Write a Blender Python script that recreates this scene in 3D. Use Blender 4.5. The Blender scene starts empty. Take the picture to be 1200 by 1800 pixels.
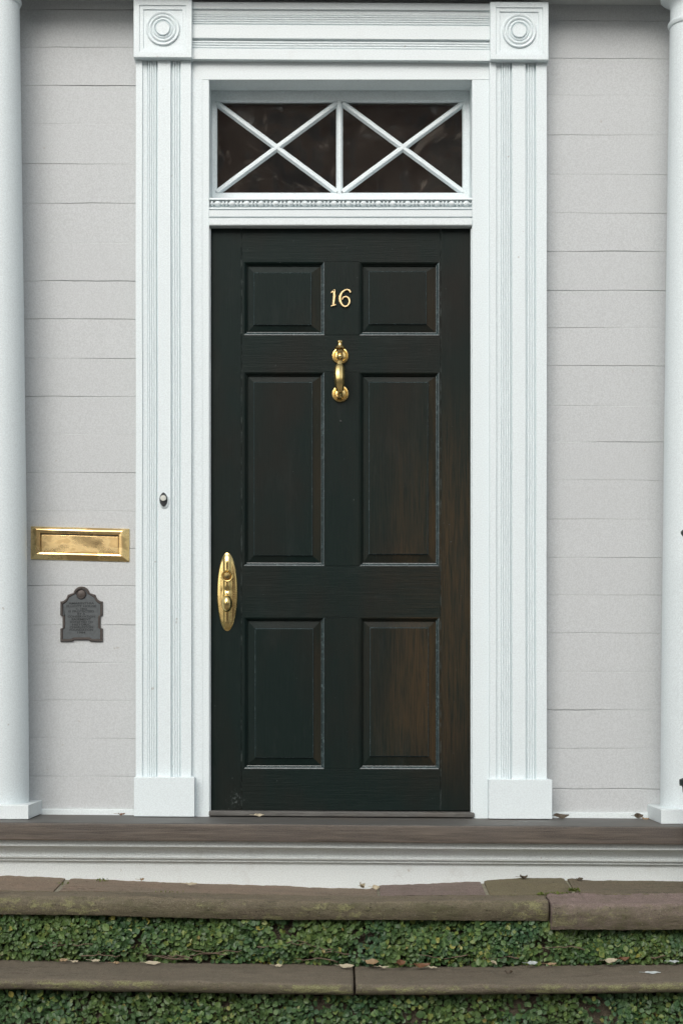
import bpy, bmesh, math, random
from mathutils import Vector, Matrix, noise as mnoise
R = math.radians
rnd = random.Random(16)
C = bpy.context.scene.collection
scene = bpy.context.scene

# ------------------------------------------------------------------ camera, world, sun, exposure
D0 = 6.0; ZC = 0.454; HY = 1210.0; PX = 0.002      # viewing distance, eye height over the porch floor, horizon row, metres per pixel at y=0
cam_d = bpy.data.cameras.new('camera'); cam = bpy.data.objects.new('camera', cam_d); C.objects.link(cam)
cam.location = (0, -D0, ZC); cam.rotation_euler = (R(90), 0, 0)
cam_d.sensor_fit = 'VERTICAL'; cam_d.sensor_height = 36; cam_d.lens = 36 * D0 / (1800 * PX)
cam_d.shift_y = (HY - 900) / 1800.0
cam_d.clip_end = 500
scene.camera = cam

SUN_EL, SUN_AZ = 35, -12          # elevation; azimuth measured from the street side (-Y) towards the left when negative
w = bpy.data.worlds.new('World'); scene.world = w; w.use_nodes = True
nt = w.node_tree; nt.nodes.clear()
sky = nt.nodes.new('ShaderNodeTexSky'); sky.sky_type = 'NISHITA'; sky.sun_disc = False
sky.sun_elevation = R(SUN_EL); sky.sun_rotation = R(180 - SUN_AZ)
sky.air_density = 1.0; sky.dust_density = 4.0; sky.ozone_density = 1.0
hs = nt.nodes.new('ShaderNodeHueSaturation'); hs.inputs['Saturation'].default_value = 0.42
bg = nt.nodes.new('ShaderNodeBackground'); bg.inputs['Strength'].default_value = 0.13
out = nt.nodes.new('ShaderNodeOutputWorld')
nt.links.new(sky.outputs[0], hs.inputs['Color']); nt.links.new(hs.outputs[0], bg.inputs[0]); nt.links.new(bg.outputs[0], out.inputs[0])
sd = bpy.data.lights.new('sun', 'SUN'); sd.energy = 1.5; sd.angle = R(50); sd.color = (1, 0.965, 0.92)
sun = bpy.data.objects.new('sun', sd); C.objects.link(sun)
sdir = Vector((math.sin(R(SUN_AZ)) * math.cos(R(SUN_EL)), -math.cos(R(SUN_AZ)) * math.cos(R(SUN_EL)), math.sin(R(SUN_EL))))
sun.rotation_euler = sdir.to_track_quat('Z', 'Y').to_euler(); sun.location = sdir * 20
scene.view_settings.view_transform = 'Standard'; scene.view_settings.look = 'None'
scene.view_settings.gamma = 1; scene.view_settings.exposure = 0.20

# ------------------------------------------------------------------ geometry helpers
def W(px, py, y=0.0):
    f = (D0 + y) / D0
    return ((px - 600) * PX * f, y, ZC - (py - HY) * PX * f)
def WX(px, y=0.0): return (px - 600) * PX * (D0 + y) / D0
def WZ(py, y=0.0): return ZC - (py - HY) * PX * (D0 + y) / D0
SL = 0.0065           # the old porch and its trim sink a little to the right

class MB:
    def __init__(s): s.v = []; s.f = []; s.mi = []
    def add(s, vs, fs, mi=0):
        b = len(s.v); s.v += [tuple(v) for v in vs]; s.f += [tuple(b + i for i in f) for f in fs]; s.mi += [mi] * len(fs)
    def box(s, x0, x1, y0, y1, z0, z1, bev=0.0, mi=0, seg=2):
        if bev <= 0:
            s.add([(x0,y0,z0),(x1,y0,z0),(x1,y1,z0),(x0,y1,z0),(x0,y0,z1),(x1,y0,z1),(x1,y1,z1),(x0,y1,z1)],
                  [(3,2,1,0),(4,5,6,7),(0,1,5,4),(1,2,6,5),(2,3,7,6),(3,0,4,7)], mi); return
        bm = bmesh.new(); bmesh.ops.create_cube(bm, size=1)
        for v in bm.verts: v.co = ((x0+x1)/2 + v.co.x*(x1-x0), (y0+y1)/2 + v.co.y*(y1-y0), (z0+z1)/2 + v.co.z*(z1-z0))
        bmesh.ops.bevel(bm, geom=bm.edges[:], offset=bev, segments=seg, profile=0.5, affect='EDGES')
        s.bm(bm, mi)
    def bm(s, bm, mi=0):
        bm.verts.index_update(); s.add([v.co[:] for v in bm.verts], [[v.index for v in f.verts] for f in bm.faces], mi); bm.free()
    def prism_x(s, prof, x0, x1, n=1, mi=0, cap=True):      # prof: closed list of (y,z), swept along x
        k = len(prof); vs = []
        for i in range(n + 1):
            x = x0 + (x1 - x0) * i / n; vs += [(x, p[0], p[1]) for p in prof]
        fs = [(i*k+j, i*k+(j+1) % k, (i+1)*k+(j+1) % k, (i+1)*k+j) for i in range(n) for j in range(k)]
        if cap: fs += [tuple(range(k-1, -1, -1)), tuple(n*k + j for j in range(k))]
        s.add(vs, fs, mi)
    def prism_z(s, prof, z0, z1, n=1, mi=0):                # prof: closed list of (x,y), swept along z
        k = len(prof); vs = []
        for i in range(n + 1):
            z = z0 + (z1 - z0) * i / n; vs += [(p[0], p[1], z) for p in prof]
        fs = [(i*k+j, (i+1)*k+j, (i+1)*k+(j+1) % k, i*k+(j+1) % k) for i in range(n) for j in range(k)]
        fs += [tuple(range(k)), tuple(n*k + j for j in range(k-1, -1, -1))]
        s.add(vs, fs, mi)
    def lathe(s, prof, c, axis='z', n=48, mi=0, sx=1.0):    # prof: (r, h) along the axis; axis 'y' faces the street (h grows to -y)
        vs = []; fs = []; k = len(prof)
        for i in range(n):
            a = 2*math.pi*i/n; ca, sa = math.cos(a), math.sin(a)
            for r, h in prof:
                vs.append((c[0]+r*ca*sx, c[1]+r*sa, c[2]+h) if axis == 'z' else (c[0]+r*ca*sx, c[1]-h, c[2]+r*sa))
        for i in range(n):
            j = (i+1) % n
            for q in range(k-1):
                fs.append((i*k+q, j*k+q, j*k+q+1, i*k+q+1))
        s.add(vs, fs, mi)
    def tube(s, pts, rad, n=10, mi=0, up=(0.13, 0.2, 0.97)):
        pts = [Vector(p) for p in pts]; m = len(pts)
        rad = rad if isinstance(rad, (list, tuple)) else [rad]*m
        vs = []; up = Vector(up)
        for i, p in enumerate(pts):
            t = (pts[min(i+1, m-1)] - pts[max(i-1, 0)]).normalized()
            a = t.cross(up); a = a.normalized() if a.length > 1e-3 else Vector((1,0,0)); b = t.cross(a).normalized()
            for q in range(n):
                g = 2*math.pi*q/n; vs.append(p + (a*math.cos(g) + b*math.sin(g))*rad[i])
        fs = [(i*n+q, i*n+(q+1) % n, (i+1)*n+(q+1) % n, (i+1)*n+q) for i in range(m-1) for q in range(n)]
        fs += [tuple(range(n-1, -1, -1)), tuple((m-1)*n+q for q in range(n))]
        s.add(vs, fs, mi)
    def build(s, name, mats, parent=None, sl=0.0, smooth=32, label=None, fixn=True, wob=0.0):
        me = bpy.data.meshes.new(name)
        o0 = Vector(parent_world(parent)) if parent else Vector((0, 0, 0))
        vs = []
        for v in s.v:
            z = v[2] - sl*v[0]; x = v[0]; y = v[1]
            if wob:
                x += wob*mnoise.noise(Vector((v[0]*3+7, v[1]*3, z*1.7))); z += wob*mnoise.noise(Vector((v[0]*1.7, v[1]*3+9, z*3)))
            vs.append((x-o0.x, y-o0.y, z-o0.z))
        if parent is None:
            cx = sum(v[0] for v in vs)/len(vs); cy = sum(v[1] for v in vs)/len(vs); cz = min(v[2] for v in vs)
            off = (cx, cy, cz); vs = [(a-cx, b-cy, c-cz) for a, b, c in vs]
        me.from_pydata(vs, [], s.f)
        mats = mats if isinstance(mats, (list, tuple)) else [mats]
        for m in mats: me.materials.append(m)
        me.polygons.foreach_set('material_index', s.mi)
        bm = bmesh.new(); bm.from_mesh(me)
        if fixn: bmesh.ops.recalc_face_normals(bm, faces=bm.faces[:])
        if smooth:
            for f in bm.faces: f.smooth = True
            for e in bm.edges:
                if len(e.link_faces) == 2: e.smooth = e.calc_face_angle(0) < R(smooth)
        bm.to_mesh(me); bm.free()
        o = bpy.data.objects.new(name, me); C.objects.link(o)
        if parent: o.parent = parent
        else: o.location = off
        if smooth:
            wn = o.modifiers.new('weighted_normals', 'WEIGHTED_NORMAL'); wn.keep_sharp = True; wn.weight = 80
        if label: o['label'] = label
        return o
WLOC = {}
def parent_world(p):
    v = Vector((0, 0, 0))
    while p is not None: v += p.location; p = p.parent
    return v
def tag(o, label=None, cat=None, group=None, kind=None):
    if label: o['label'] = label
    if cat: o['category'] = cat
    if group: o['group'] = group
    if kind: o['kind'] = kind
    return o
def thing(name, loc, label, cat, group=None):
    o = bpy.data.objects.new(name, None); C.objects.link(o); o.location = loc; o.empty_display_size = 0.1
    return tag(o, label, cat, group)

# ------------------------------------------------------------------ materials
class NT:
    def __init__(s, name):
        s.m = bpy.data.materials.new(name); s.m.use_nodes = True; s.t = s.m.node_tree
        s.b = s.t.nodes['Principled BSDF']; s.tc = s.t.nodes.new('ShaderNodeTexCoord')
    def n(s, typ, **k):
        x = s.t.nodes.new(typ)
        for a, b in k.items(): setattr(x, a, b)
        return x
    def l(s, a, b): s.t.links.new(a, b)
    def coord(s, sc=(1, 1, 1), world=True):
        mp = s.n('ShaderNodeMapping'); mp.inputs['Scale'].default_value = sc
        if world:
            g = s.n('ShaderNodeNewGeometry'); s.l(g.outputs['Position'], mp.inputs[0])
        else: s.l(s.tc.outputs['Object'], mp.inputs[0])
        return mp.outputs[0]
    def noise(s, scale, detail=4, rough=0.55, sc=(1, 1, 1), world=True, dist=0):
        x = s.n('ShaderNodeTexNoise'); x.inputs['Scale'].default_value = scale; x.inputs['Detail'].default_value = detail
        x.inputs['Roughness'].default_value = rough; x.inputs['Distortion'].default_value = dist
        s.l(s.coord(sc, world), x.inputs['Vector']); return x.outputs['Fac']
    def ramp(s, fac, stops, interp='LINEAR'):
        r = s.n('ShaderNodeValToRGB'); r.color_ramp.interpolation = interp
        e = r.color_ramp.elements
        while len(e) < len(stops): e.new(0.5)
        for el, (p, c) in zip(e, stops):
            el.position = p; el.color = (c, c, c, 1) if isinstance(c, (int, float)) else (*c, 1)
        s.l(fac, r.inputs[0]); return r.outputs[0]
    def mix(s, fac, a, b, mode='MIX'):
        x = s.n('ShaderNodeMix', data_type='RGBA', blend_type=mode)
        for i, v in ((0, fac), (6, a), (7, b)):
            if hasattr(v, 'links'): s.l(v, x.inputs[i])
            elif i == 0: x.inputs[0].default_value = v
            else: x.inputs[i].default_value = (*v, 1)
        return x.outputs[2]
    def math(s, op, a, b=0.0, c=0.0):
        x = s.n('ShaderNodeMath', operation=op)
        for i, v in enumerate((a, b, c)):
            if hasattr(v, 'links'): s.l(v, x.inputs[i])
            else: x.inputs[i].default_value = v
        return x.outputs[0]
    def bump(s, h, strength=0.3, dist=0.002, prev=None):
        x = s.n('ShaderNodeBump'); x.inputs['Strength'].default_value = strength; x.inputs['Distance'].default_value = dist
        s.l(h, x.inputs['Height'])
        if prev is not None: s.l(prev, x.inputs['Normal'])
        return x.outputs[0]
    def island(s):
        g = s.n('ShaderNodeNewGeometry'); return g.outputs['Random Per Island']
    def _x(s): pass
    def fin(s, col=None, rough=0.5, normal=None, metal=0.0, spec=0.5):
        if col is not None:
            if hasattr(col, 'links'): s.l(col, s.b.inputs['Base Color'])
            else: s.b.inputs['Base Color'].default_value = (*col, 1)
        if hasattr(rough, 'links'): s.l(rough, s.b.inputs['Roughness'])
        else: s.b.inputs['Roughness'].default_value = rough
        if normal is not None: s.l(normal, s.b.inputs['Normal'])
        s.b.inputs['Metallic'].default_value = metal; s.b.inputs['Specular IOR Level'].default_value = spec
        return s.m

def paint(name, base, rough=0.5, grain=0.05, streak=(1, 1, 1), isl=0.0, dirt=0.0, speck=True):
    t = NT(name)
    fine = t.noise(330, 2, 0.7); big = t.noise(2.3, 4, 0.6); st = t.noise(60, 3, 0.5, streak)
    gr = t.ramp(t.noise(240, 1, 0.5), [(0.34, 0), (0.66, 1)])
    c = t.mix(t.math('MULTIPLY', gr, grain*3.4), tuple(min(0.95, x*1.04) for x in base), tuple(x*0.70 for x in base))
    c = t.mix(t.ramp(big, [(0.35, 0), (0.75, 0.22)]), c, tuple(x*0.90 for x in base))
    if isl:
        c = t.mix(t.math('MULTIPLY', t.island(), isl), c, tuple(x*0.82 for x in base))
    if dirt:
        d = t.ramp(t.noise(9, 6, 0.68), [(0.56, 0), (0.8, dirt)])
        c = t.mix(d, c, (0.30, 0.27, 0.22))
    if speck:
        sp = t.ramp(t.noise(46, 2, 0.4), [(0.765, 0), (0.80, 0.5)]); c = t.mix(sp, c, (0.33, 0.30, 0.26))
    nb = t.bump(st, 0.04, 0.0005); nb = t.bump(fine, 0.25, 0.0006, nb)
    return t.fin(c, rough, nb)
M = {}
M['trim'] = paint('white_trim_paint', (0.72, 0.80, 0.82), 0.42, 0.10, (0.15, 1, 0.15))
M['trimv'] = paint('white_trim_paint_upright', (0.72, 0.80, 0.82), 0.42, 0.10, (1, 1, 0.06))
M['trimh'] = paint('white_trim_paint_level', (0.72, 0.79, 0.805), 0.42, 0.10, (0.06, 1, 1), dirt=0.12)
M['skirt'] = paint('skirt_paint', (0.69, 0.745, 0.745), 0.5, 0.14, (0.06, 1, 1), dirt=0.3)
M['column'] = paint('column_paint', (0.72, 0.795, 0.812), 0.5, 0.12, (1, 1, 0.3))
M['siding'] = paint('grey_siding_paint', (0.532, 0.556, 0.564), 0.6, 0.15, (0.07, 1, 1), isl=0.12, dirt=0.05)
M['ceiling'] = paint('porch_ceiling_paint', (0.55, 0.57, 0.55), 0.6, 0.1)

DXJ0 = (424.5-600)*0.00201; DXJ1 = (774-600)*0.00201
def door_mat(name, vertical=True, wear=1.0, extra=0.0):
    t = NT(name)
    sc = (1, 1, 0.035) if vertical else (0.035, 1, 1)
    g = t.noise(210, 5, 0.7, sc); g2 = t.noise(420, 3, 0.6, sc); big = t.noise(3.2, 4, 0.6, (1, 1, 0.45)); fine = t.noise(300, 2, 0.7)
    c = t.mix(g, (0.0030, 0.0095, 0.0085), (0.0085, 0.0170, 0.0150))
    c = t.mix(t.ramp(big, [(0.42, 0), (0.70, 0.7)]), c, (0.0150, 0.0120, 0.0092))
    c = t.mix(t.ramp(t.noise(16, 6, 0.7, (1, 1, 0.25) if vertical else (0.3, 1, 1)), [(0.54, 0), (0.74, 0.45)]), c, (0.021, 0.027, 0.025))
    geo = t.n('ShaderNodeNewGeometry'); sp = t.n('ShaderNodeSeparateXYZ'); t.l(geo.outputs['Position'], sp.inputs[0])
    mx = t.n('ShaderNodeMapRange', interpolation_type='SMOOTHSTEP'); t.l(sp.outputs[0], mx.inputs[0]); mx.inputs[1].default_value = -0.05; mx.inputs[2].default_value = 0.44
    mz = t.n('ShaderNodeMapRange', interpolation_type='SMOOTHSTEP'); t.l(sp.outputs[2], mz.inputs[0]); mz.inputs[1].default_value = 1.75; mz.inputs[2].default_value = 0.95
    mz2 = t.n('ShaderNodeMapRange', interpolation_type='SMOOTHSTEP'); t.l(sp.outputs[2], mz2.inputs[0]); mz2.inputs[1].default_value = 0.0; mz2.inputs[2].default_value = 0.35
    mm = t.math('MULTIPLY', t.math('MULTIPLY', mx.outputs[0], mz.outputs[0]), mz2.outputs[0])
    wn = t.ramp(t.noise(9, 5, 0.65, (1, 1, 0.16) if vertical else (0.3, 1, 1)), [(0.30, 0.15), (0.62, 1.15)])
    isr = t.ramp(t.island(), [(0.0, 0.55), (1.0, 1.05)])
    wm = t.math('MULTIPLY', t.math('MULTIPLY', t.math('MULTIPLY', mm, isr), wn), t.ramp(g, [(0.34, 0.15), (0.60, 1.1)]))
    wm = t.math('ADD', t.math('MULTIPLY', wm, wear), t.math('MULTIPLY', wn, extra)); 
    wm = t.math('MINIMUM', wm, 0.9)
    c = t.mix(wm, c, (0.050, 0.033, 0.016))
    spk = t.ramp(t.noise(85, 2, 0.5), [(0.76, 0), (0.80, 0.55)]); c = t.mix(spk, c, (0.10, 0.12, 0.12))
    for jx in (DXJ0, DXJ1):      # paint chipped along the joints between stiles and rails
        dj = t.math('ABSOLUTE', t.math('SUBTRACT', sp.outputs[0], jx))
        jm = t.math('MULTIPLY', t.ramp(t.math('MULTIPLY', dj, 100.0), [(0.10, 1), (0.22, 0)]), t.ramp(t.noise(38, 4, 0.7), [(0.47, 0), (0.60, 0.8)]))
        c = t.mix(jm, c, (0.085, 0.105, 0.10))
    dx = t.math('ABSOLUTE', t.math('SUBTRACT', sp.outputs[0], -0.372)); dz_ = t.math('ABSOLUTE', t.math('SUBTRACT', sp.outputs[2], 0.062))
    ch = t.math('MULTIPLY', t.ramp(t.math('ADD', dx, dz_), [(0.012, 1), (0.045, 0)]), t.ramp(t.noise(110, 3, 0.6), [(0.55, 0), (0.63, 0.6)]))
    c = t.mix(ch, c, (0.11, 0.13, 0.125))
    h = t.bump(g, 0.6, 0.0014); h = t.bump(g2, 0.25, 0.0006, h); h = t.bump(fine, 0.25, 0.0005, h)
    r = t.ramp(g2, [(0.2, 0.38), (0.8, 0.56)])
    return t.fin(c, r, h, 0, 0.13)
M['doorv'] = door_mat('black_green_door_paint_upright', True)
M['doorh'] = door_mat('black_green_door_paint_level', False, 0.5)
M['doorworn'] = door_mat('door_paint_worn_to_brown', True, 1.2, 0.40)
t = NT('door_moulding_highlight_paint')
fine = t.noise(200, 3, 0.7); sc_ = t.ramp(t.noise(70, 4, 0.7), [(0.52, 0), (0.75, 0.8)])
c = t.mix(sc_, (0.020, 0.036, 0.038), (0.105, 0.150, 0.155))  # pale flecks: chipped paint that also carries painted highlights
M['doormould_hilite'] = t.fin(c, 0.27, t.bump(fine, 0.3, 0.0006), 0, 0.8)

def brass(name, tarn_refl=0.3, base=(0.86, 0.66, 0.28), r0=0.15):
    t = NT(name)
    n1 = t.noise(17, 4, 0.55, (0.6, 1, 1)); n2 = t.noise(150, 4, 0.65, (0.2, 1, 1)); fine = t.noise(260, 2, 0.6)
    c = t.mix(t.ramp(n1, [(0.53, 0), (0.585, tarn_refl)]), base, (0.36, 0.22, 0.085))  # sharp brown patches paint dark reflections onto the brass, along with tarnish
    c = t.mix(t.ramp(n2, [(0.60, 0), (0.8, tarn_refl)]), c, (0.45, 0.31, 0.12))
    r = t.ramp(n1, [(0.3, r0), (0.75, r0+0.2)])
    return t.fin(c, r, t.bump(fine, 0.12, 0.0005, t.bump(n1, 0.25, 0.0015)), 1.0)
M['brass'] = brass('polished_brass', 0.3)
M['brass_refl'] = brass('tarnish_reflection_brass', 0.5, (0.92, 0.70, 0.35), 0.20)
M['brassd'] = brass('dull_brass', 0.5, (0.62, 0.46, 0.20))
M['dark'] = NT('black_void').fin((0.006, 0.006, 0.006), 0.9)
t = NT('grey_patina'); n1 = t.noise(90, 4, 0.65)
M['plaque'] = t.fin(t.mix(n1, (0.060, 0.070, 0.074), (0.130, 0.145, 0.152)), 0.5, t.bump(n1, 0.4, 0.001), 0.35)
t = NT('brown_patina'); n1 = t.noise(110, 4, 0.65)
M['plaqueb'] = t.fin(t.mix(n1, (0.045, 0.042, 0.040), (0.12, 0.10, 0.09)), 0.45, t.bump(n1, 0.4, 0.001), 0.4)
M['plaquet'] = NT('blackened_letters').fin((0.018, 0.022, 0.024), 0.5)
M['belld'] = NT('dark_bronze').fin((0.045, 0.05, 0.052), 0.35, None, 0.3)
M['bellb'] = NT('pearl_button').fin((0.62, 0.63, 0.58), 0.22)
M['iron'] = NT('green_black_iron').fin((0.035, 0.05, 0.048), 0.4)

t = NT('weathered_porch_wood')
g = t.noise(95, 6, 0.7, (0.05, 1, 1), dist=0.4); g2 = t.noise(300, 4, 0.6, (0.04, 1, 1)); big = t.noise(2.6, 4, 0.6); fine = t.noise(260, 2, 0.8)
c = t.mix(t.ramp(g, [(0.32, 0), (0.7, 1)]), (0.040, 0.033, 0.027), (0.145, 0.120, 0.096))
c = t.mix(t.ramp(big, [(0.42, 0), (0.68, 0.65)]), c, (0.062, 0.055, 0.052))
c = t.mix(t.ramp(fine, [(0.45, 0), (0.75, 0.5)]), c, (0.17, 0.14, 0.11))
M['deck'] = t.fin(c, 0.55, t.bump(g2, 0.5, 0.001, t.bump(g, 0.6, 0.002)))

t = NT('worn_grey_floor_paint'); g = t.noise(160, 5, 0.7, (0.08, 1, 1)); n_1 = t.noise(5, 4, 0.6, (0.5, 1, 1))
c = t.mix(t.ramp(g, [(0.35, 0), (0.65, 1)]), (0.062, 0.061, 0.056), (0.125, 0.124, 0.115)); c = t.mix(t.ramp(n_1, [(0.5, 0), (0.62, 0.6)]), c, (0.10, 0.085, 0.07))
M['decktop'] = t.fin(c, 0.6, t.bump(g, 0.5, 0.001))

def stone(name, a, b, c3, lich=0.5, moss=0.5, seed=0.0):
    t = NT(name)
    def nz(scale, d=5, r=0.6, sc=(1, 1, 1)):
        x = t.n('ShaderNodeTexNoise'); x.inputs['Scale'].default_value = scale; x.inputs['Detail'].default_value = d; x.inputs['Roughness'].default_value = r
        mp = t.n('ShaderNodeMapping'); mp.inputs['Scale'].default_value = sc; mp.inputs['Location'].default_value = (seed, seed*2, seed)
        g = t.n('ShaderNodeNewGeometry'); t.l(g.outputs['Position'], mp.inputs[0]); t.l(mp.outputs[0], x.inputs['Vector']); return x.outputs['Fac']
    n1 = nz(3.5, 6, 0.65, (0.6, 1, 2)); n2 = nz(26, 5, 0.7, (0.6, 1, 1.5)); n3 = nz(230, 3, 0.75); n4 = nz(12, 6, 0.7, (0.35, 1, 1.6))
    c = t.mix(t.ramp(n1, [(0.35, 0), (0.65, 1)]), a, b)
    c = t.mix(t.ramp(n2, [(0.42, 0), (0.7, 0.75)]), c, c3)
    c = t.mix(t.ramp(n3, [(0.35, 0.45), (0.65, 0)]), c, tuple(x*0.45 for x in a))
    geo = t.n('ShaderNodeNewGeometry'); sp = t.n('ShaderNodeSeparateXYZ'); t.l(geo.outputs['Normal'], sp.inputs[0])
    face = t.ramp(t.math('MULTIPLY', sp.outputs[1], -1.0), [(0.45, 0), (0.85, 1)])      # lichen keeps to the upright nosing
    n5 = nz(42, 4, 0.65, (0.7, 1, 1.2)); big_ = nz(2.6, 3, 0.5)
    c = t.mix(t.math('MULTIPLY', face, 0.5), c, (0.118, 0.106, 0.074))
    lsum = t.math('ADD', t.math('ADD', t.math('MULTIPLY', n4, 0.30), t.math('MULTIPLY', n5, 0.35)), t.math('ADD', t.math('MULTIPLY', n3, 0.15), t.math('MULTIPLY', big_, 0.20)))
    lm = t.math('MULTIPLY', t.ramp(lsum, [(0.515, 0), (0.55, 1)]), face)
    mo = t.math('MULTIPLY', t.ramp(n1, [(0.42, 0), (0.62, 1)]), t.math('MULTIPLY', face, t.ramp(n2, [(0.3, 0.2), (0.6, 1)])))
    c = t.mix(t.math('MULTIPLY', mo, moss), c, (0.085, 0.088, 0.038))
    c = t.mix(t.math('MULTIPLY', lm, lich), c, (0.235, 0.235, 0.115))
    gsp = t.ramp(nz(330, 1, 0.5), [(0.36, 0.65), (0.62, 0)]); c = t.mix(gsp, c, tuple(x*0.35 for x in a))
    crk = nz(7, 6, 0.75, (0.22, 1, 3.2)); cm = t.ramp(t.math('ABSOLUTE', t.math('SUBTRACT', crk, 0.5)), [(0.0, 0.75), (0.012, 0)])
    cm = t.math('MULTIPLY', cm, t.ramp(nz(4, 3), [(0.5, 0), (0.6, 1)]))
    c = t.mix(cm, c, (0.02, 0.017, 0.013))
    pk = t.ramp(nz(160, 2, 0.5), [(0.70, 0), (0.74, 0.7)]); c = t.mix(pk, c, (0.30, 0.28, 0.24))
    pk2 = t.ramp(nz(110, 2, 0.5, (0.6, 1, 1)), [(0.27, 0.8), (0.33, 0)]); c = t.mix(pk2, c, (0.03, 0.026, 0.02))
    hb = t.bump(n3, 0.7, 0.0025, t.bump(n2, 0.8, 0.008, t.bump(nz(60, 5, 0.75, (0.5, 1, 1.6)), 0.6, 0.004)))
    return t.fin(c, 0.85, hb, 0, 0.25)
M['stone_grey'] = stone('grey_brown_sandstone', (0.203, 0.168, 0.116), (0.251, 0.215, 0.153), (0.142, 0.136, 0.095), 0.9, 0.75, 0)
M['stone_grey2'] = stone('grey_brown_sandstone_lower', (0.210, 0.176, 0.131), (0.258, 0.221, 0.166), (0.149, 0.141, 0.101), 0.95, 0.8, 5)
M['stone_purple'] = stone('purple_sandstone', (0.278, 0.210, 0.189), (0.298, 0.237, 0.202), (0.169, 0.151, 0.107), 0.6, 0.9, 9)
M['stone_red'] = stone('reddish_paving_stone', (0.319, 0.237, 0.174), (0.278, 0.237, 0.176), (0.203, 0.176, 0.132), 0.3, 0.3, 3)
M['stone_olive'] = stone('olive_paving_stone', (0.237, 0.206, 0.120), (0.190, 0.165, 0.113), (0.210, 0.188, 0.111), 0.3, 0.3, 4)
M['mortar'] = stone('pale_mortar', (0.407, 0.380, 0.290), (0.325, 0.312, 0.239), (0.271, 0.271, 0.189), 0.1, 0.1, 7)
M['soil'] = stone('dark_riser_stone', (0.11, 0.085, 0.060), (0.07, 0.055, 0.038), (0.15, 0.12, 0.09), 0.0, 0.0, 1)
M['asphalt'] = stone('asphalt', (0.16, 0.155, 0.15), (0.13, 0.13, 0.125), (0.19, 0.185, 0.18), 0, 0, 2)
M['pave'] = stone('pavement_slabs', (0.32, 0.30, 0.27), (0.28, 0.26, 0.24), (0.36, 0.33, 0.29), 0, 0, 6)

t = NT('ivy_leaf')
r_ = t.island()
c = t.ramp(r_, [(0.0, (0.020, 0.048, 0.017)), (0.30, (0.036, 0.080, 0.029)), (0.62, (0.058, 0.118, 0.042)), (0.86, (0.098, 0.162, 0.046)), (0.970, (0.17, 0.20, 0.05)), (0.996, (0.28, 0.25, 0.06)), (1.0, (0.20, 0.12, 0.05))])
c = t.mix(t.ramp(t.noise(5, 3), [(0.42, 0), (0.60, 0.5)]), c, (0.095, 0.140, 0.036), 'MIX')
c = t.mix(t.ramp(t.noise(7, 3, 0.5, (1, 1.3, 1.1)), [(0.5, 0), (0.66, 0.4)]), c, (0.038, 0.095, 0.058))
t.b.inputs['Transmission Weight'].default_value = 0.0
M['ivy'] = t.fin(c, 0.42, t.bump(t.noise(180, 3), 0.3, 0.001), 0, 0.32)
t = NT('ivy_stem'); M['stem'] = t.fin((0.13, 0.095, 0.065), 0.8)
def leafmat(name, a, b):
    t = NT(name); n = t.noise(120, 4, 0.6); return t.fin(t.mix(n, a, b), 0.6, t.bump(n, 0.4, 0.001))
M['leaf_pale'] = leafmat('pale_dead_leaf', (0.32, 0.28, 0.19), (0.46, 0.41, 0.30))
M['leaf_tan'] = leafmat('tan_dead_leaf', (0.20, 0.135, 0.07), (0.32, 0.23, 0.13))
M['leaf_brown'] = leafmat('brown_dead_leaf', (0.07, 0.035, 0.018), (0.20, 0.09, 0.04))
M['leaf_dark'] = leafmat('dark_dead_leaf', (0.025, 0.018, 0.012), (0.10, 0.075, 0.045))
M['leaf_grey'] = leafmat('grey_dead_leaf', (0.30, 0.34, 0.33), (0.45, 0.50, 0.49))

# old wavy window glass
gm = bpy.data.materials.new('old_window_glass'); gm.use_nodes = True; gt = gm.node_tree; gt.nodes.clear()
o_ = gt.nodes.new('ShaderNodeOutputMaterial'); df_ = gt.nodes.new('ShaderNodeBsdfDiffuse'); mx2_ = gt.nodes.new('ShaderNodeMixShader'); mx_ = gt.nodes.new('ShaderNodeMixShader'); tr_ = gt.nodes.new('ShaderNodeBsdfTransparent'); gl_ = gt.nodes.new('ShaderNodeBsdfGlossy')
fr_ = gt.nodes.new('ShaderNodeFresnel'); fr_.inputs[0].default_value = 2.1; gl_.inputs['Roughness'].default_value = 0.06
tr_.inputs[0].default_value = (0.8, 0.8, 0.77, 1)
tn = gt.nodes.new('ShaderNodeTexNoise'); tn.inputs['Scale'].default_value = 11; tn.inputs['Detail'].default_value = 1.0
tcn = gt.nodes.new('ShaderNodeTexCoord'); gt.links.new(tcn.outputs['Object'], tn.inputs['Vector'])
bp = gt.nodes.new('ShaderNodeBump'); bp.inputs['Strength'].default_value = 0.22; bp.inputs['Distance'].default_value = 0.01; gt.links.new(tn.outputs['Fac'], bp.inputs['Height'])
gt.links.new(bp.outputs[0], gl_.inputs['Normal'])
gt.links.new(fr_.outputs[0], mx_.inputs[0]); gt.links.new(tr_.outputs[0], mx_.inputs[1]); gt.links.new(gl_.outputs[0], mx_.inputs[2]); df_.inputs[0].default_value = (0.26, 0.225, 0.19, 1)
dn = gt.nodes.new('ShaderNodeTexNoise'); dn.inputs['Scale'].default_value = 5; dn.inputs['Detail'].default_value = 6; dn.inputs['Roughness'].default_value = 0.65; gt.links.new(tcn.outputs['Object'], dn.inputs['Vector'])
dr_ = gt.nodes.new('ShaderNodeMapRange'); dr_.inputs[1].default_value = 0.3; dr_.inputs[2].default_value = 0.75; dr_.inputs[3].default_value = 0.01; dr_.inputs[4].default_value = 0.10; gt.links.new(dn.outputs['Fac'], dr_.inputs[0])
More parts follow.
